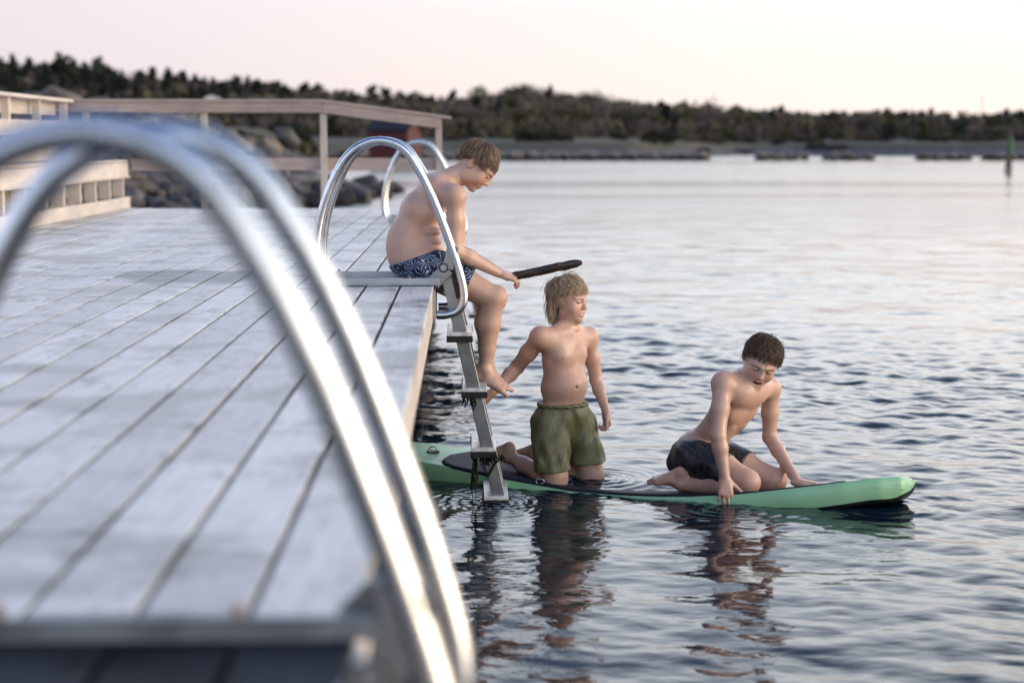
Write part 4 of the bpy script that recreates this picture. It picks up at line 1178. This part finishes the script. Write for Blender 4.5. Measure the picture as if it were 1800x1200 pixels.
# ================================================================== boy sitting on the pier edge
GRES = 0.0030
def boy_seated():
    YC = 8.02
    P = Paint(SKIN)
    S = SDF((-0.45, YC-0.30, -0.66), (0.32, YC+0.30, 0.72), GRES)
    A = lambda px, py, Y=YC: W(px, py, Y)
    lat = V3(0, 1, 0)                                   # his left is away from the camera
    pel, wai, rib, che, nk = A(724, 452), A(727, 410), A(741, 372), A(768, 335), A(797, 312)
    def tor(c, upv, r, k=0.03):
        u = unit(upv); f = unit(np.cross(u, lat))*-1; f = f if f[0] > 0 else -f
        S.ell(c, np.stack([lat, u, f]), r, k)
    tor(pel, (-.1, 0, 1), (.130, .085, .108)); tor(wai+V3(.0, 0, 0), (.05, 0, 1), (.118, .10, .110), .05); S.ell(A(716, 432), np.eye(3), (.090, .108, .085), .06)
    tor(rib, (.35, 0, 1), (.126, .105, .102), .04); tor(che, (.7, 0, .8), (.135, .085, .090), .04)
    tor(A(752, 428), (0.3, 0, .3), (.105, .050, .070), .02)                       # soft belly
    S.cone(che+V3(0.0, 0, .01), nk, .062, .048, .04); S.cone(nk, A(826, 292), .048, .045, .02)
    # shoulder blades and spine
    S.cone(A(752, 335, YC-.06), A(742, 375, YC-.07), .022, .020, .03); S.cone(A(752, 335, YC+.06), A(742, 375, YC+.07), .022, .020, .03)
    for (a, b) in (((747, 406), (772, 414)), ((742, 428), (776, 436))):
        S.cone(A(a[0], a[1], YC-.128), A(b[0], b[1], YC-.112), .003, .008, .014, 'sub')
    for q_ in ((764, 407), (766, 424), (766, 441)): S.ell(A(q_[0]-3, q_[1], YC-.072), np.eye(3), (.038, .042, .022), .022)
    # arms
    for sgn, sh, el, wr in ((-1, A(800, 345, YC-.148), A(799, 441, YC-.168), A(876, 480, YC-.085)),
                            (1, A(800, 345, YC+.148), A(806, 440, YC+.165), A(878, 478, YC+.055))):
        S.ell(sh+V3(-.004, 0, 0), np.eye(3), (.046, .043, .050), .035)
        S.cone(che+V3(.01, sgn*.08, .0), sh, .058, .042, .04)
        mid = sh+(el-sh)*0.45; S.chain([sh, mid+V3(.002, 0, 0), el], [.043, .039, .033], .02)
        m2 = el+(wr-el)*0.3; S.chain([el, m2, wr], [.0335, .0335, .021], .015)
        P.spot(el, .04, RED, .25)
    fd = unit(A(902, 486, YC)-A(876, 480, YC))
    hand(S, P, A(880, 481, YC-.083), unit(V3(.9, .25, -.32)), unit(V3(-.3, .35, -.9)), 1, .90, curl=(0.45, 0.75, 0.6), spread=0.06, tspread=0.7, tcurl=.2)
    hand(S, P, A(880, 479, YC+.055), unit(V3(.85, -.35, -.30)), unit(V3(-.3, -.35, -.9)), -1, .90, curl=(0.45, 0.75, 0.6), spread=0.06, tspread=0.7, tcurl=.2)
    # legs
    for sgn, hip, kn, an, fd_, toe in ((-1, A(742, 462, YC-.075), A(870, 523, YC-.085), A(853, 648, YC-.055), V3(.85, -.16, -.44), 1),
                                  (1, A(742, 462, YC+.075), A(858, 522, YC+.085), A(857, 648, YC+.055), V3(.92, .02, -.36), -1)):
        mid = hip+(kn-hip)*0.5
        S.chain([hip, mid, kn], [.088, .071, .052], .03)
        S.ell(kn+V3(.012, 0, .004), np.eye(3), (.046, .047, .050), .02)
        calf = kn+(an-kn)*0.36+V3(-.010, 0, 0); S.chain([kn+V3(-.004, 0, -.01), calf, kn+(an-kn)*0.72+V3(-.004, 0, 0), an], [.050, .052, .037, .028], .02)
        foot(S, P, an, fd_, V3(.40, 0, .9), toe, .98, toe_bend=0.12)
        P.spot(kn+V3(.035, 0, -.01), .06, RED, .5)
    # head
    f = unit(V3(math.cos(R(47)), -.12, -math.sin(R(47)))); H = frame(f, V3(.5, 0, 1)); O = A(837, 291)
    L = head(S, P, O, H, .97, 'closed', brow=(.25, .16, .10), jaw=1.0)
    P.spot(A(775, 430, YC-.11), .05, RED, .25); P.spot(A(745, 395, YC-.12), .07, RED, .12)
    V, Q = S.mesh()
    t = person("boy in navy and white patterned swim shorts sitting on the pier edge, holding a stick", A(724, 478))
    local_link("body", V, Q, M['skin'], t, P.apply(V))
    # swim shorts
    S2 = SDF((-0.45, YC-0.26, -0.12), (0.16, YC+0.26, 0.22), 0.0036)
    u = unit(V3(-.1, 0, 1)); fx = V3(1, 0, .1)
    S2.ell(pel+V3(0, 0, -.005), np.stack([lat, u, unit(fx)]), (.139, .097, .117), .02)
    for sgn in (-1, 1):
        hip = A(742, 462, YC+sgn*.075); kn = A(870 if sgn < 0 else 858, 523, YC+sgn*.085)
        S2.cone(hip, hip+(kn-hip)*0.66, .098, .088, .03)
    hipc = A(742, 462); knc = A(866, 523)
    S2.clip(hipc+(knc-hipc)*0.635, knc-hipc, .006)
    S2.clip(A(745, 444), V3(-.36, 0, 1), .006); 
    V, Q = S2.mesh()
    n_ = 0.0022*(np.sin(V[:, 0]*62+V[:, 2]*38)+np.sin(V[:, 0]*95-V[:, 1]*48+V[:, 2]*33)); V[:, 1] -= n_*np.sign(V[:, 1]-YC)*-1; V[:, 2] = np.where(V[:, 2] < .0035, np.maximum(V[:, 2], .0035), V[:, 2]) if False else V[:, 2]
    m = mat('leaf_print', rough=0.6); nt, lk, b = nodes(m); co = coords(nt)
    mp = nt.new("ShaderNodeMapping"); lk.new(co, mp.inputs[0]); mp.inputs[3].default_value = (1.1, 1, 1.25)
    ntx = nt.new('ShaderNodeTexNoise'); ntx.inputs['Scale'].default_value = 16; lk.new(co, ntx.inputs['Vector']); vm = nt.new('ShaderNodeVectorMath'); vm.operation = 'MULTIPLY_ADD'; lk.new(ntx.outputs['Color'], vm.inputs[0]); vm.inputs[1].default_value = (.045,.045,.045); lk.new(co, vm.inputs[2]); lk.new(vm.outputs[0], mp.inputs[0])
    vo = nt.new("ShaderNodeTexVoronoi"); vo.feature = 'F1'; vo.inputs["Scale"].default_value = 17; lk.new(mp.outputs[0], vo.inputs["Vector"])
    sub = nt.new("ShaderNodeVectorMath"); sub.operation = 'SUBTRACT'; lk.new(mp.outputs[0], sub.inputs[0]); lk.new(vo.outputs["Position"], sub.inputs[1])
    sx = nt.new("ShaderNodeSeparateXYZ"); lk.new(sub.outputs[0], sx.inputs[0])
    ang = math_(nt, lk, 'ARCTAN2', sx.outputs["Z"], sx.outputs["X"])
    pet = math_(nt, lk, 'ABSOLUTE', math_(nt, lk, 'SINE', math_(nt, lk, 'MULTIPLY', ang, 4.5)))
    pet = math_(nt, lk, 'SUBTRACT', 1.0, pet)
    rim = ramp(nt, lk, vo.outputs["Distance"], [(0.0, (0,0,0)), (0.12, (0,0,0)), (0.2, (1,1,1)), (0.62, (1,1,1)), (0.74, (0,0,0))])
    leaf = math_(nt, lk, 'MULTIPLY', math_(nt, lk, 'GREATER_THAN', math_(nt, lk, 'ADD', pet, math_(nt, lk, 'MULTIPLY', noise(nt, lk, co, 60, 2, 0.5), 0.5)), 0.86), rim)
    col = mixc(nt, lk, leaf, (0.006, 0.010, 0.035), (0.30, 0.42, 0.62))
    lk.new(col, b.inputs["Base Color"]); M['print'] = m
    local_link("swim_shorts", V, Q, m, t)
    # hair
    def zone(p):
        x, y, z = p
        if z > .035: return y > .068
        if z > .005: return y > .030
        if z > -.035: return y > .026-(0.005-z)*0.4
        return y > .010-(-.035-z)*1.1
    st = dict(n=3400, zone=zone, length=lambda p, rg: min(rg.uniform(.035, .060), max(.012, (p[1]-.012)*1.1+.004))*(0.6 if p[2] < -.02 and p[1] < .03 else 1.0), cap=.006, lift=.009, mess=.12, r=.0011,
              free=lambda q: q[1] < .040 and q[2] > .045, grav=V3(0, -.5, .3)*1.0, wave=.0006)
    hair(O, H, .97, t, hair_mat('hair_brown_blond', (.045,.028,.018), (.36,.26,.17)), 1, st)
    # thin cord round the neck
    ring = []
    nd = unit(A(826, 292)-nk); e1 = lat; e2 = np.cross(nd, e1)
    c0 = nk+nd*.012
    for a in np.linspace(0, 2*math.pi, 30, endpoint=False): ring.append(c0+e1*math.cos(a)*.0520+e2*math.sin(a)*.0525-nd*0.010*math.sin(a+.4)-np.array(t.location))
    mb = MB(); mb.tube(ring, .0016, 6, closed=True); mb.build("neck_cord", mat('cord', (.62,.58,.55), .5), t, True)
    return t
boy_seated()
# stick in his hands
a, b_ = W(888, 489, 7.98), W(1023, 461, 7.90)
P0 = np.array([a+(b_-a)*t for t in np.linspace(0, 1, 14)]); rs = np.random.default_rng(2); P0[1:-1] += rs.normal(0, .0012, (12, 3))
mb = MB(); mb.tube(P0, [.012, .0195, .0205, .020, .021, .0205, .021, .0215, .021, .0205, .0215, .021, .0195, .010], 9)
for v in mb.v: v[:, :] = v
m = mat('wet_stick', rough=.5); nt, lk, b = nodes(m); co = coords(nt)
n_ = noise(nt, lk, co, 40, 5, .7, stretch=(.25, 1, 1)); lk.new(ramp(nt, lk, n_, [(.35, (.012,.008,.006)), (.55, (.045,.026,.017)), (.75, (.15,.09,.06))]), b.inputs["Base Color"]); bump(nt, lk, b, n_, .8, .006)
tag(mb.build("stick", m, None, True), "dark brown wet stick held over the water by the seated boy", "stick")

# ================================================================== paddle board
TAIL = V3(-0.62, 8.75, 0); NOSE = V3(2.04, 7.58, 0)
BD = unit(NOSE-TAIL); BLAT = np.cross(V3(0, 0, 1), BD)         # BLAT points away from the camera
BLEN = np.linalg.norm(NOSE-TAIL)
def b_hw(t):  return .305*np.interp(t, [0, .02, .06, .14, .28, .5, .7, .82, .90, .955, .985, 1], [.30, .50, .68, .86, .98, 1, .98, .88, .74, .56, .38, .06])
def b_top(t): return np.interp(t, [0, .12, .22, .34, .46, .54, .60, .66, .76, .86, .94, 1], [-.905, -.912, -.935, -.980, -1.018, -1.024, -1.022, -1.014, -.985, -.93, -.88, -.86])
def roll(t): return np.interp(t, [0, .25, .5, .75, 1], [0.0, .04, .09, .16, .16])
def b_th(t):  return np.interp(t, [0, .1, .9, .97, 1], [.08, .115, .12, .115, .09])
def build_board():
    t_ = thing("paddle_board", tuple((TAIL+NOSE)/2+V3(0, 0, -1)), "light green inflatable paddle board with a dark deck pad, half awash under two kneeling boys", "paddle board")
    off = np.array(t_.location); ts = np.concatenate([np.linspace(0, .1, 14), np.linspace(.11, .9, 50), np.linspace(.905, .975, 14), 1-.025*np.cos(np.linspace(0, math.pi/2, 14))[1:]])
    m_ = 28; V = []
    kk = np.linspace(0, 2*math.pi, m_, endpoint=False)
    for t in ts:
        c = TAIL+BD*BLEN*t; w = b_hw(t); th = b_th(t)*min(1, w/.06+.25); zt = b_top(t)
        ca, sa = np.cos(kk), np.sin(kk)
        xx = np.sign(ca)*np.abs(ca)**.42*w*1.0; zz = np.sign(sa)*np.abs(sa)**.62*th/2
        xx = np.sign(ca)*(np.maximum(w-th/2, 0)*np.minimum(1, np.abs(ca)*3.2)+np.abs(ca)*min(th/2, w)) 
        zz = sa*th/2
        zz = np.sign(sa)*np.minimum(np.abs(sa)*1.35, 1)**1*th/2*math.sqrt(min(1, max(1-t, 0)/.022+.02))*math.sqrt(min(1, t/.012+.05))
        for x_, z_ in zip(xx, zz): V.append(c+BLAT*x_+V3(0, 0, zt-th/2+z_-x_*roll(t))-off)
    V = np.array(V); n = len(ts); F = []
    for i in range(n-1):
        for k in range(m_): k2 = (k+1) % m_; F.append([i*m_+k, (i+1)*m_+k, (i+1)*m_+k2, i*m_+k2])
    F.append(list(range(m_))); F.append([ (n-1)*m_+k for k in range(m_-1, -1, -1)])
    me = np_mesh("hull", V, polys=F)
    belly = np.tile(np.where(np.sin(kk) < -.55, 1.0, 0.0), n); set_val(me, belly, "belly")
    m = mat('green_vinyl', rough=.38); nt, lk, b = nodes(m); co = coords(nt)
    g = ramp(nt, lk, noise(nt, lk, co, 3, 4, .6), [(.35, (.235,.50,.27)), (.65, (.33,.61,.365))])
    sc_ = ramp(nt, lk, noise(nt, lk, co, 22, 5, .75, stretch=(.25, .25, 2.2)), [(.60, (1,1,1)), (.66, (.25,.25,.24)), (.72, (.9,.9,.9))])
    msk = ramp(nt, lk, noise(nt, lk, co, 2.3, 2, .5), [(.48, (0,0,0)), (.56, (1,1,1))])
    g = mixc(nt, lk, mixc(nt, lk, 1.0, msk, (.75,.75,.75), 'MULTIPLY'), g, mixc(nt, lk, 1.0, g, sc_, 'MULTIPLY'))
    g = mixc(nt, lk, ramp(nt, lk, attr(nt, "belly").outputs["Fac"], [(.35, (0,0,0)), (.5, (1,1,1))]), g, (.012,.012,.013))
    lk.new(g, b.inputs["Base Color"]); bump(nt, lk, b, noise(nt, lk, co, 18, 3, .5), .12, .01); M['green'] = m
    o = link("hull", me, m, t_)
    # deck pad
    ts2 = np.linspace(.20, .885, 60); V = []; K = 13
    for t in ts2:
        c = TAIL+BD*BLEN*t; w = (b_hw(t)-.018); e = min(1, (t-.20)/.05); e2 = min(1, (.885-t)/.16)
        w *= math.sqrt(max(1e-4, 1-(1-e)**2))*(.30+.70*math.sqrt(max(0, 1-(1-e2)**2)))
        for s_, dz in [(-1, -.004)]+[(q, .006) for q in np.linspace(-1, 1, K-2)]+[(1, -.004)]: V.append(c+BLAT*s_*w+V3(0, 0, b_top(t)+dz-s_*w*roll(t))-off)
    V = np.array(V); F = []
    for i in range(len(ts2)-1):
        for k in range(K-1): F.append([i*K+k, (i+1)*K+k, (i+1)*K+k+1, i*K+k+1])
    me = np_mesh("deck_pad", V, polys=F)
    m = mat('eva_pad', rough=.6, spec=.2); nt, lk, b = nodes(m); co = coords(nt)
    vo = nt.new("ShaderNodeTexVoronoi"); vo.inputs["Scale"].default_value = 75; lk.new(co, vo.inputs["Vector"])
    lk.new(ramp(nt, lk, vo.outputs["Distance"], [(.2, (.030,.030,.045)), (.6, (.015,.015,.024))]), b.inputs["Base Color"]); bump(nt, lk, b, vo.outputs["Distance"], .6, .004)
    link("deck_pad", me, m, t_)
    def on(t, s_): return TAIL+BD*BLEN*t+BLAT*s_+V3(0, 0, b_top(t)+.002-s_*roll(t))-off
    # valve ring and d-ring on the tail
    c = on(.105, .03); mb = MB(); th = np.linspace(0, 2*math.pi, 24, endpoint=False)
    for r_, rr in ((.050, .006), (.030, .006)): mb.tube(np.stack([c[0]+r_*np.cos(th), c[1]+r_*np.sin(th), np.full(24, c[2]+.002)], -1), rr, 8, closed=True)
    mb.tube([c+V3(0,0,-.01), c+V3(0,0,.006)], .018, 16); mb.build("valve", M['black'], t_, True)
    c = on(.165, .02); mb = MB(); mb.tube([c+V3(0,0,-.005), c+V3(0,0,.005)], .034, 18); mb.build("ring_patch", M['black'], t_, True)
    mb = MB(); mb.tube(np.stack([c[0]+.022*np.cos(th), np.full(24, c[1]), c[2]+.012+.016*np.sin(th)], -1), .0035, 8, closed=True); mb.build("d_ring", M['galv'], t_, True)
    c = on(.405, -.27); mb = MB(); mb.tube(np.stack([c[0]+.020*np.cos(th), np.full(24, c[1]), c[2]+.014+.012*np.sin(th)], -1), .0026, 8, closed=True); mb.build("side_ring", M['galv'], t_, True)
    return t_
build_board()

# ================================================================== kneeling boy reaching for the ladder
def boy_kneeling():
    YC = 8.24; P = Paint(SKIN); A = lambda px, py, Y=YC: W(px, py, Y)
    S = SDF((0.02, YC-0.40, -1.12), (0.78, YC+0.36, 0.12), GRES)
    al = R(50); fw = unit(V3(math.sin(al), -math.cos(al), 0)); lf = unit(V3(math.cos(al), math.sin(al), 0)); UP = V3(0, 0, 1)
    MM = np.stack([lf, UP, fw])
    pel = A(990, 728); wai = A(989, 680); rib = A(990, 632); che = A(990, 600); nk = A(998, 570)
    S.ell(pel, MM, (.128, .10, .10), .03); S.ell(wai, MM, (.124, .095, .098), .05)
    S.ell(A(990, 672)+fw*.035, MM, (.098, .085, .078), .05)                          # belly
    S.ell(rib, MM, (.126, .11, .088), .05); S.ell(che, MM, (.132, .070, .080), .05)
    for s_ in (-1, 1): S.ell(A(989, 622)+fw*.050+lf*.055*s_, MM, (.055, .040, .036), .035)   # chest
    S.cone(che+UP*.01, nk, .062, .045, .04); S.cone(nk, A(1000, 545), .047, .045, .02)
    for s_ in (-1, 1): S.cone(nk+UP*.01, che+lf*s_*.10+UP*.035, .030, .035, .03); S.cone(nk+fw*.04-UP*.02, che+lf*s_*.13+UP*.05+fw*.02, .008, .008, .02)
    shR, shL = A(950, 592, YC-.10), A(1034, 592, YC+.12)
    for sh in (shR, shL): S.ell(sh, np.eye(3), (.043, .043, .047), .035)
    S.cone(che-lf*.08, shR, .055, .042, .04); S.cone(che+lf*.08, shL, .055, .040, .04)
    eR, wR = A(909, 645, YC+.04), A(868, 688, YC-.04)
    S.chain([shR, shR+(eR-shR)*.5, eR], [.043, .040, .034], .02); S.chain([eR, eR+(wR-eR)*.3, wR], [.0335, .0335, .022], .015)
    hand(S, P, wR, unit(V3(-.62, -.10, -.65)), unit(V3(-.55, .35, .5)), -1, .86, curl=(.45, .55, .5), spread=.05, tspread=.7)
    eL, wL = A(1048, 668, YC+.15), A(1065, 722, YC+.06)
    S.chain([shL, shL+(eL-shL)*.5, eL], [.040, .036, .031], .02); S.chain([eL, eL+(wL-eL)*.3, wL], [.031, .031, .020], .015)
    hand(S, P, wL, unit(V3(.08, -.15, -1)), unit(V3(-.6, -.3, 0)), -1, .86, curl=(.75, .9, .7), spread=.03, tspread=.5, tcurl=.5)
    # thighs, knees, shanks
    for s_, hip, kn, an, up_, fd in ((-1, A(969, 738, YC-.05), A(976, 842, YC-.13), A(898, 803, YC+.10), V3(-.3, .2, -1), V3(-.72, .50, -.38)),
                            (1, A(1012, 738, YC+.05), A(1040, 838, YC+.02), A(948, 802, YC+.26), V3(-.3, .2, -1), V3(-.72, .50, -.38))):
        S.chain([hip, hip+(kn-hip)*.5, kn+V3(0,0,.02)], [.076, .070, .062], .03); S.ell(kn, np.eye(3), (.057, .055, .060), .02)
        kb = kn+V3(0, 0, -.025); m1 = kb+(an-kb)*.35+V3(0, 0, .010); S.chain([kb, m1, kb+(an-kb)*.72, an], [.050, .050, .038, .029], .025)
        foot(S, P, an+V3(-.012, .01, 0), fd, up_, s_, .95, toe_bend=-.1)
        P.spot(kn, .06, RED, .3)
    f = unit(V3(math.sin(R(54)), -math.cos(R(54)), -.04)); H = frame(f, V3(-.03, 0, 1)); O = A(999, 528)
    L = head(S, P, O, H, .97, 'teeth', brow=(.42, .30, .21), jaw=1.04)
    for q, s_ in ((989, -1), (1034, 1)):
        c = A(989, 630)+fw*.092+lf*s_*.066; d = np.linalg.norm
        P.spot(W(989, 629, YC-.13) if s_ < 0 else W(1034, 619, YC+.0), .012, (.36, .16, .13), .75)
    nav = W(1019, 681, YC-.11); S.cone(nav-fw*.03, nav+fw*.03, .006, .008, .008, 'sub'); P.spot(nav, .012, (.22, .09, .07), .6)
    P.spot(A(1000, 655, YC-.1), .10, RED, .14)
    V, Q = S.mesh()
    t = person("fair-haired boy in olive swim shorts kneeling upright on the board, one hand on the ladder", A(985, 855))
    local_link("body", V, Q, M['skin'], t, P.apply(V))
    teeth_mesh(L, t)
    # baggy shorts
    S2 = SDF((.25, YC-.32, -1.02), (.76, YC+.30, -.50), .0036)
    S2.ell(pel+UP*.01, MM, (.134, .11, .112), .02); 
    hR, kR, hL, kL = A(968, 745, YC-.05), A(972, 842, YC-.13), A(1013, 745, YC+.05), A(1040, 838, YC+.02)
    eRm, eLm = hR+(kR-hR)*.86, hL+(kL-hL)*.80
    S2.cone(hR, eRm, .098, .090, .03); S2.cone(hL, eLm, .098, .090, .03)
    X, Y_, Z = S2._grid((slice(None),)*3)
    S2.F = S2.F+(0.0036*np.sin(X*80+Z*10+1.6*np.sin(Z*15+X*18))*(.6+.4*np.sin(Z*23+2))+0.0030*np.sin((X*.6-Y_)*62-Z*16+1.3*np.sin(Z*19))+0.0026*np.sin(Z*52+3*np.sin(X*27+Y_*16))).astype(np.float32)
    dR, dL = unit(kR-hR), unit(kL-hL)
    S2.clip(A(975, 826, YC-.13), unit(V3(.05, 0, -1)), .004)
    S2.cone(hR+(kR-hR)*.80, kR+dR*.03, .066, .078, .006, 'sub'); S2.cone(hL+(kL-hL)*.80, kL+dL*.03, .066, .078, .006, 'sub')
    S2.clip(A(989, 706), V3(-.04, 0, 1), .006)
    V, Q = S2.mesh(1)
    m = mat('olive_cloth', rough=.6); nt, lk, b = nodes(m); co = coords(nt)
    wetg = ramp(nt, lk, noise(nt, lk, co, 7, 4, .6), [(.35, (.125,.128,.056)), (.6, (.150,.153,.070))]); lk.new(wetg, b.inputs["Base Color"])
    wv = noise(nt, lk, co, 16, 5, .6, stretch=(1, 1, .35), dist=1.0); bump(nt, lk, b, wv, .55, .02); b.inputs['Roughness'].default_value = .48
    o = local_link("swim_shorts", V, Q, m, t)
    mb = MB(); pts = []
    for a in np.linspace(0, 2*math.pi, 60, endpoint=False):
        rr = 1+.012*math.sin(a*30); pts.append(A(989, 709)+lf*math.cos(a)*.132*rr+fw*math.sin(a)*.109*rr+UP*(.004*math.sin(a*17)-.012*math.cos(a)*.0)-np.array(t.location))
    mb.tube(pts, .0085, 8, closed=True); mb.build("waistband", m, o, True)
    def zone(p):
        x, y, z = p
        if z > .040: return y > .068
        if z > .012: return y > .050
        if z > -.030: return y > .036
        return y > -.040
    st = dict(n=3400, zone=zone, pole=(0, .9, -.40), length=lambda p, rg: (rg.uniform(.08, .13) if p[2] < -.028 and p[1] < .06 else min(rg.uniform(.035, .06), max(.010, (p[1]-.030)*1.0))), cap=.008, lift=.013, cl=.6, streak=17, twist=3, mess=.35, r=.0013,
              free=lambda q: (q[1] < .0 and q[2] < -.02) or (q[1] < .048 and q[2] > .05), grav=V3(0, -1, .05), wave=.0032, clump=1.7)
    hair(O, H, .99, t, hair_mat('hair_blond', (.17,.11,.066), (.70,.56,.39)), 5, st)
boy_kneeling()

# ================================================================== crouching boy at the front of the board
def boy_crouching():
    YC = 7.92; P = Paint(SKIN); A = lambda px, py, Y=YC: W(px, py, Y)
    S = SDF((.82, YC-.46, -1.06), (1.72, YC+.38, -.20), GRES)
    hipc = A(1232, 790, YC+.12); che = A(1310, 690, YC-.04); 
    lf = unit(V3(.66, .75, -.06)); up = unit(che-hipc); lf = unit(lf-up*(lf@up)); fw = np.cross(lf, up)
    if fw[1] > 0: fw = -fw
    MM = np.stack([lf, up, fw])
    S.ell(hipc, np.stack([lf, up, fw]), (.135, .115, .105), .03); S.ell(hipc-up*.05+V3(-.02, .02, -.03), MM, (.125, .09, .10), .04)
    wai = hipc+(che-hipc)*.36; rib = hipc+(che-hipc)*.68
    S.ell(wai, MM, (.106, .09, .074), .05); S.ell(rib, MM, (.124, .11, .084), .05); S.ell(che, MM, (.136, .075, .078), .05)
    for s_ in (-1, 1):
        S.ell(rib+up*.035+fw*.050+lf*.058*s_, MM, (.052, .042, .028), .03)
        S.cone(rib-up*.03+fw*.070+lf*.05*s_, wai+fw*.055+lf*.075*s_+up*.03, .012, .010, .03)
    nk = A(1320, 661, YC+.0); O = A(1338, 635, YC-.08)
    S.cone(che+up*.02, nk, .060, .048, .04); S.cone(nk, O+V3(-.004, .040, -.022), .048, .044, .022)
    shR, shL = A(1270, 673, YC-.13), A(1354, 682, YC+.13)
    S.cone(che-lf*.07+up*.02, shR, .055, .044, .045); S.cone(che+lf*.07+up*.02, shL, .055, .042, .045)
    S.cone(nk, shR+V3(.03, .02, .02), .035, .030, .04); S.cone(nk, shL+V3(-.03, -.02, .02), .034, .028, .04)
    for sh in (shR, shL): S.ell(sh, np.eye(3), (.047, .045, .050), .03)
    eR, wR = A(1262, 765, YC-.22), A(1274, 838, YC-.25)
    S.chain([shR, shR+(eR-shR)*.5, eR], [.045, .041, .035], .02); S.chain([eR, eR+(wR-eR)*.3, wR], [.036, .0355, .023], .015)
    hand(S, P, wR+V3(.0, 0, -.005), unit(V3(.03, -.30, -.95)), unit(V3(.05, .95, -.25)), 1, .98, curl=((.15, .35, .3), (.15, .4, .3), (.2, .4, .3), (.25, .4, .3)), spread=.13, tspread=.85, tcurl=.1, tdown=.1)
    eL, wL = A(1353, 768, YC+.16), A(1402, 847, YC-.11)
    S.chain([shL, shL+(eL-shL)*.5, eL], [.042, .039, .033], .02); S.chain([eL, eL+(wL-eL)*.3, wL], [.034, .033, .022], .015)
    hand(S, P, wL+V3(.004, 0, -.004), unit(V3(.96, -.10, -.06)), unit(V3(0, 0, -1)), -1, .98, curl=(.12, .12, .1), spread=.10, tspread=.6, tcurl=.1, tdown=.1)
    # legs folded under him
    for s_, hip, kn, an in ((-1, A(1222, 806, YC+.03), A(1316, 848, YC-.16), A(1198, 851, YC-.02)), (1, A(1250, 800, YC+.20), A(1363, 845, YC+.02), A(1245, 846, YC+.20))):
        S.chain([hip, hip+(kn-hip)*.5, kn+V3(-.01, 0, .005)], [.094, .078, .060], .03); S.ell(kn, np.eye(3), (.053, .055, .055), .02)
        kb = kn+V3(-.02, .01, -.025); S.chain([kb, kb+(an-kb)*.4+V3(0, 0, .006), an], [.046, .052, .031], .025)
        foot(S, P, an+V3(-.005, .0, .012), unit(V3(-.80, .35, -.42)), V3(.45, .1, -1), s_, .98, toe_bend=-.1)
        P.spot(kn+V3(.03, -.02, 0), .06, RED, .55)
    f = unit(V3(-.10, -.86, -.43)); H0 = unit(V3(.955, .02, -.27)); l_ = unit(H0-f*(H0@f)); H = np.stack([l_, np.cross(f, l_), f])
    L = head(S, P, O, H, 1.02, 'open', brow=(.08, .05, .035), jaw=.98)
    P.spot(W(1284, 729, YC-.19), .011, (.33, .15, .12), .7)
    P.spot(L(.04, -.03, .075), .03, RED, .35); P.spot(L(-.04, -.03, .075), .03, RED, .35)
    V, Q = S.mesh()
    t = person("dark-haired boy in black swim shorts crouching at the front of the board on both hands", A(1290, 868))
    local_link("body", V, Q, M['skin'], t, P.apply(V)); teeth_mesh(L, t, y=-.0550, wdt=.0215, hgt=.0034)
    S2 = SDF((.82, YC-.30, -1.04), (1.50, YC+.42, -.50), .0036)
    S2.ell(hipc, MM, (.143, .122, .113), .03); S2.ell(hipc-up*.05+V3(-.02, .02, -.03), MM, (.133, .098, .108), .04)
    for hip, kn in ((A(1222, 806, YC+.03), A(1316, 848, YC-.16)), (A(1250, 800, YC+.20), A(1363, 845, YC+.02))):
        S2.cone(hip, hip+(kn-hip)*.80, .106, .084, .03)
    h0, k0 = (A(1222, 806, YC+.03)+A(1250, 800, YC+.20))/2, (A(1316, 848, YC-.16)+A(1363, 845, YC+.02))/2
    X, Y_, Z = S2._grid((slice(None),)*3)
    S2.F = S2.F+(0.0022*np.sin(X*70+Z*50)+0.0022*np.sin(X*40-Z*85+Y_*30)).astype(np.float32)
    S2.clip(h0+(k0-h0)*.60, k0-h0+V3(0, 0, .05), .005); S2.clip(A(1240, 772), unit(V3(-.05, 0, 1)), .005)
    S2.clip(V3(0, 0, -.985), V3(0, 0, -1), 0)
    V, Q = S2.mesh()
    m = mat('black_print', rough=.42); nt, lk, b = nodes(m); co = coords(nt)
    n_ = noise(nt, lk, co, 26, 3, .5, stretch=(1, 1, .5), dist=2.2); lk.new(ramp(nt, lk, n_, [(.52, (.010,.010,.012)), (.56, (.055,.058,.060)), (.62, (.012,.012,.014))]), b.inputs["Base Color"])
    bump(nt, lk, b, noise(nt, lk, co, 22, 4, .6, dist=.8), .4, .01)
    local_link("swim_shorts", V, Q, m, t)
    def zone(p):
        x, y, z = p
        if z > .035: return y > .080
        if z > .0: return y > .045
        if z > -.035: return y > .022
        return y > -.012
    st = dict(n=3400, zone=zone, pole=(.15, .75, -.65), length=lambda p, rg: rg.uniform(.025, .04) if p[1] < .04 else min(rg.uniform(.035, .055), max(.010, (p[1]-.044)*1.1)), cap=.009, lift=.010, cl=.8, streak=15, twist=5, cth=1.6, mess=.6, r=.0013,
              free=lambda q: q[1] < .048 and q[2] > .05, grav=V3(0, -.8, .5), wave=.0042, clump=2.3)
    hair(O, H, 1.02, t, hair_mat('hair_dark', (.010,.007,.006), (.17,.11,.072), .3), 9, st)
boy_crouching()
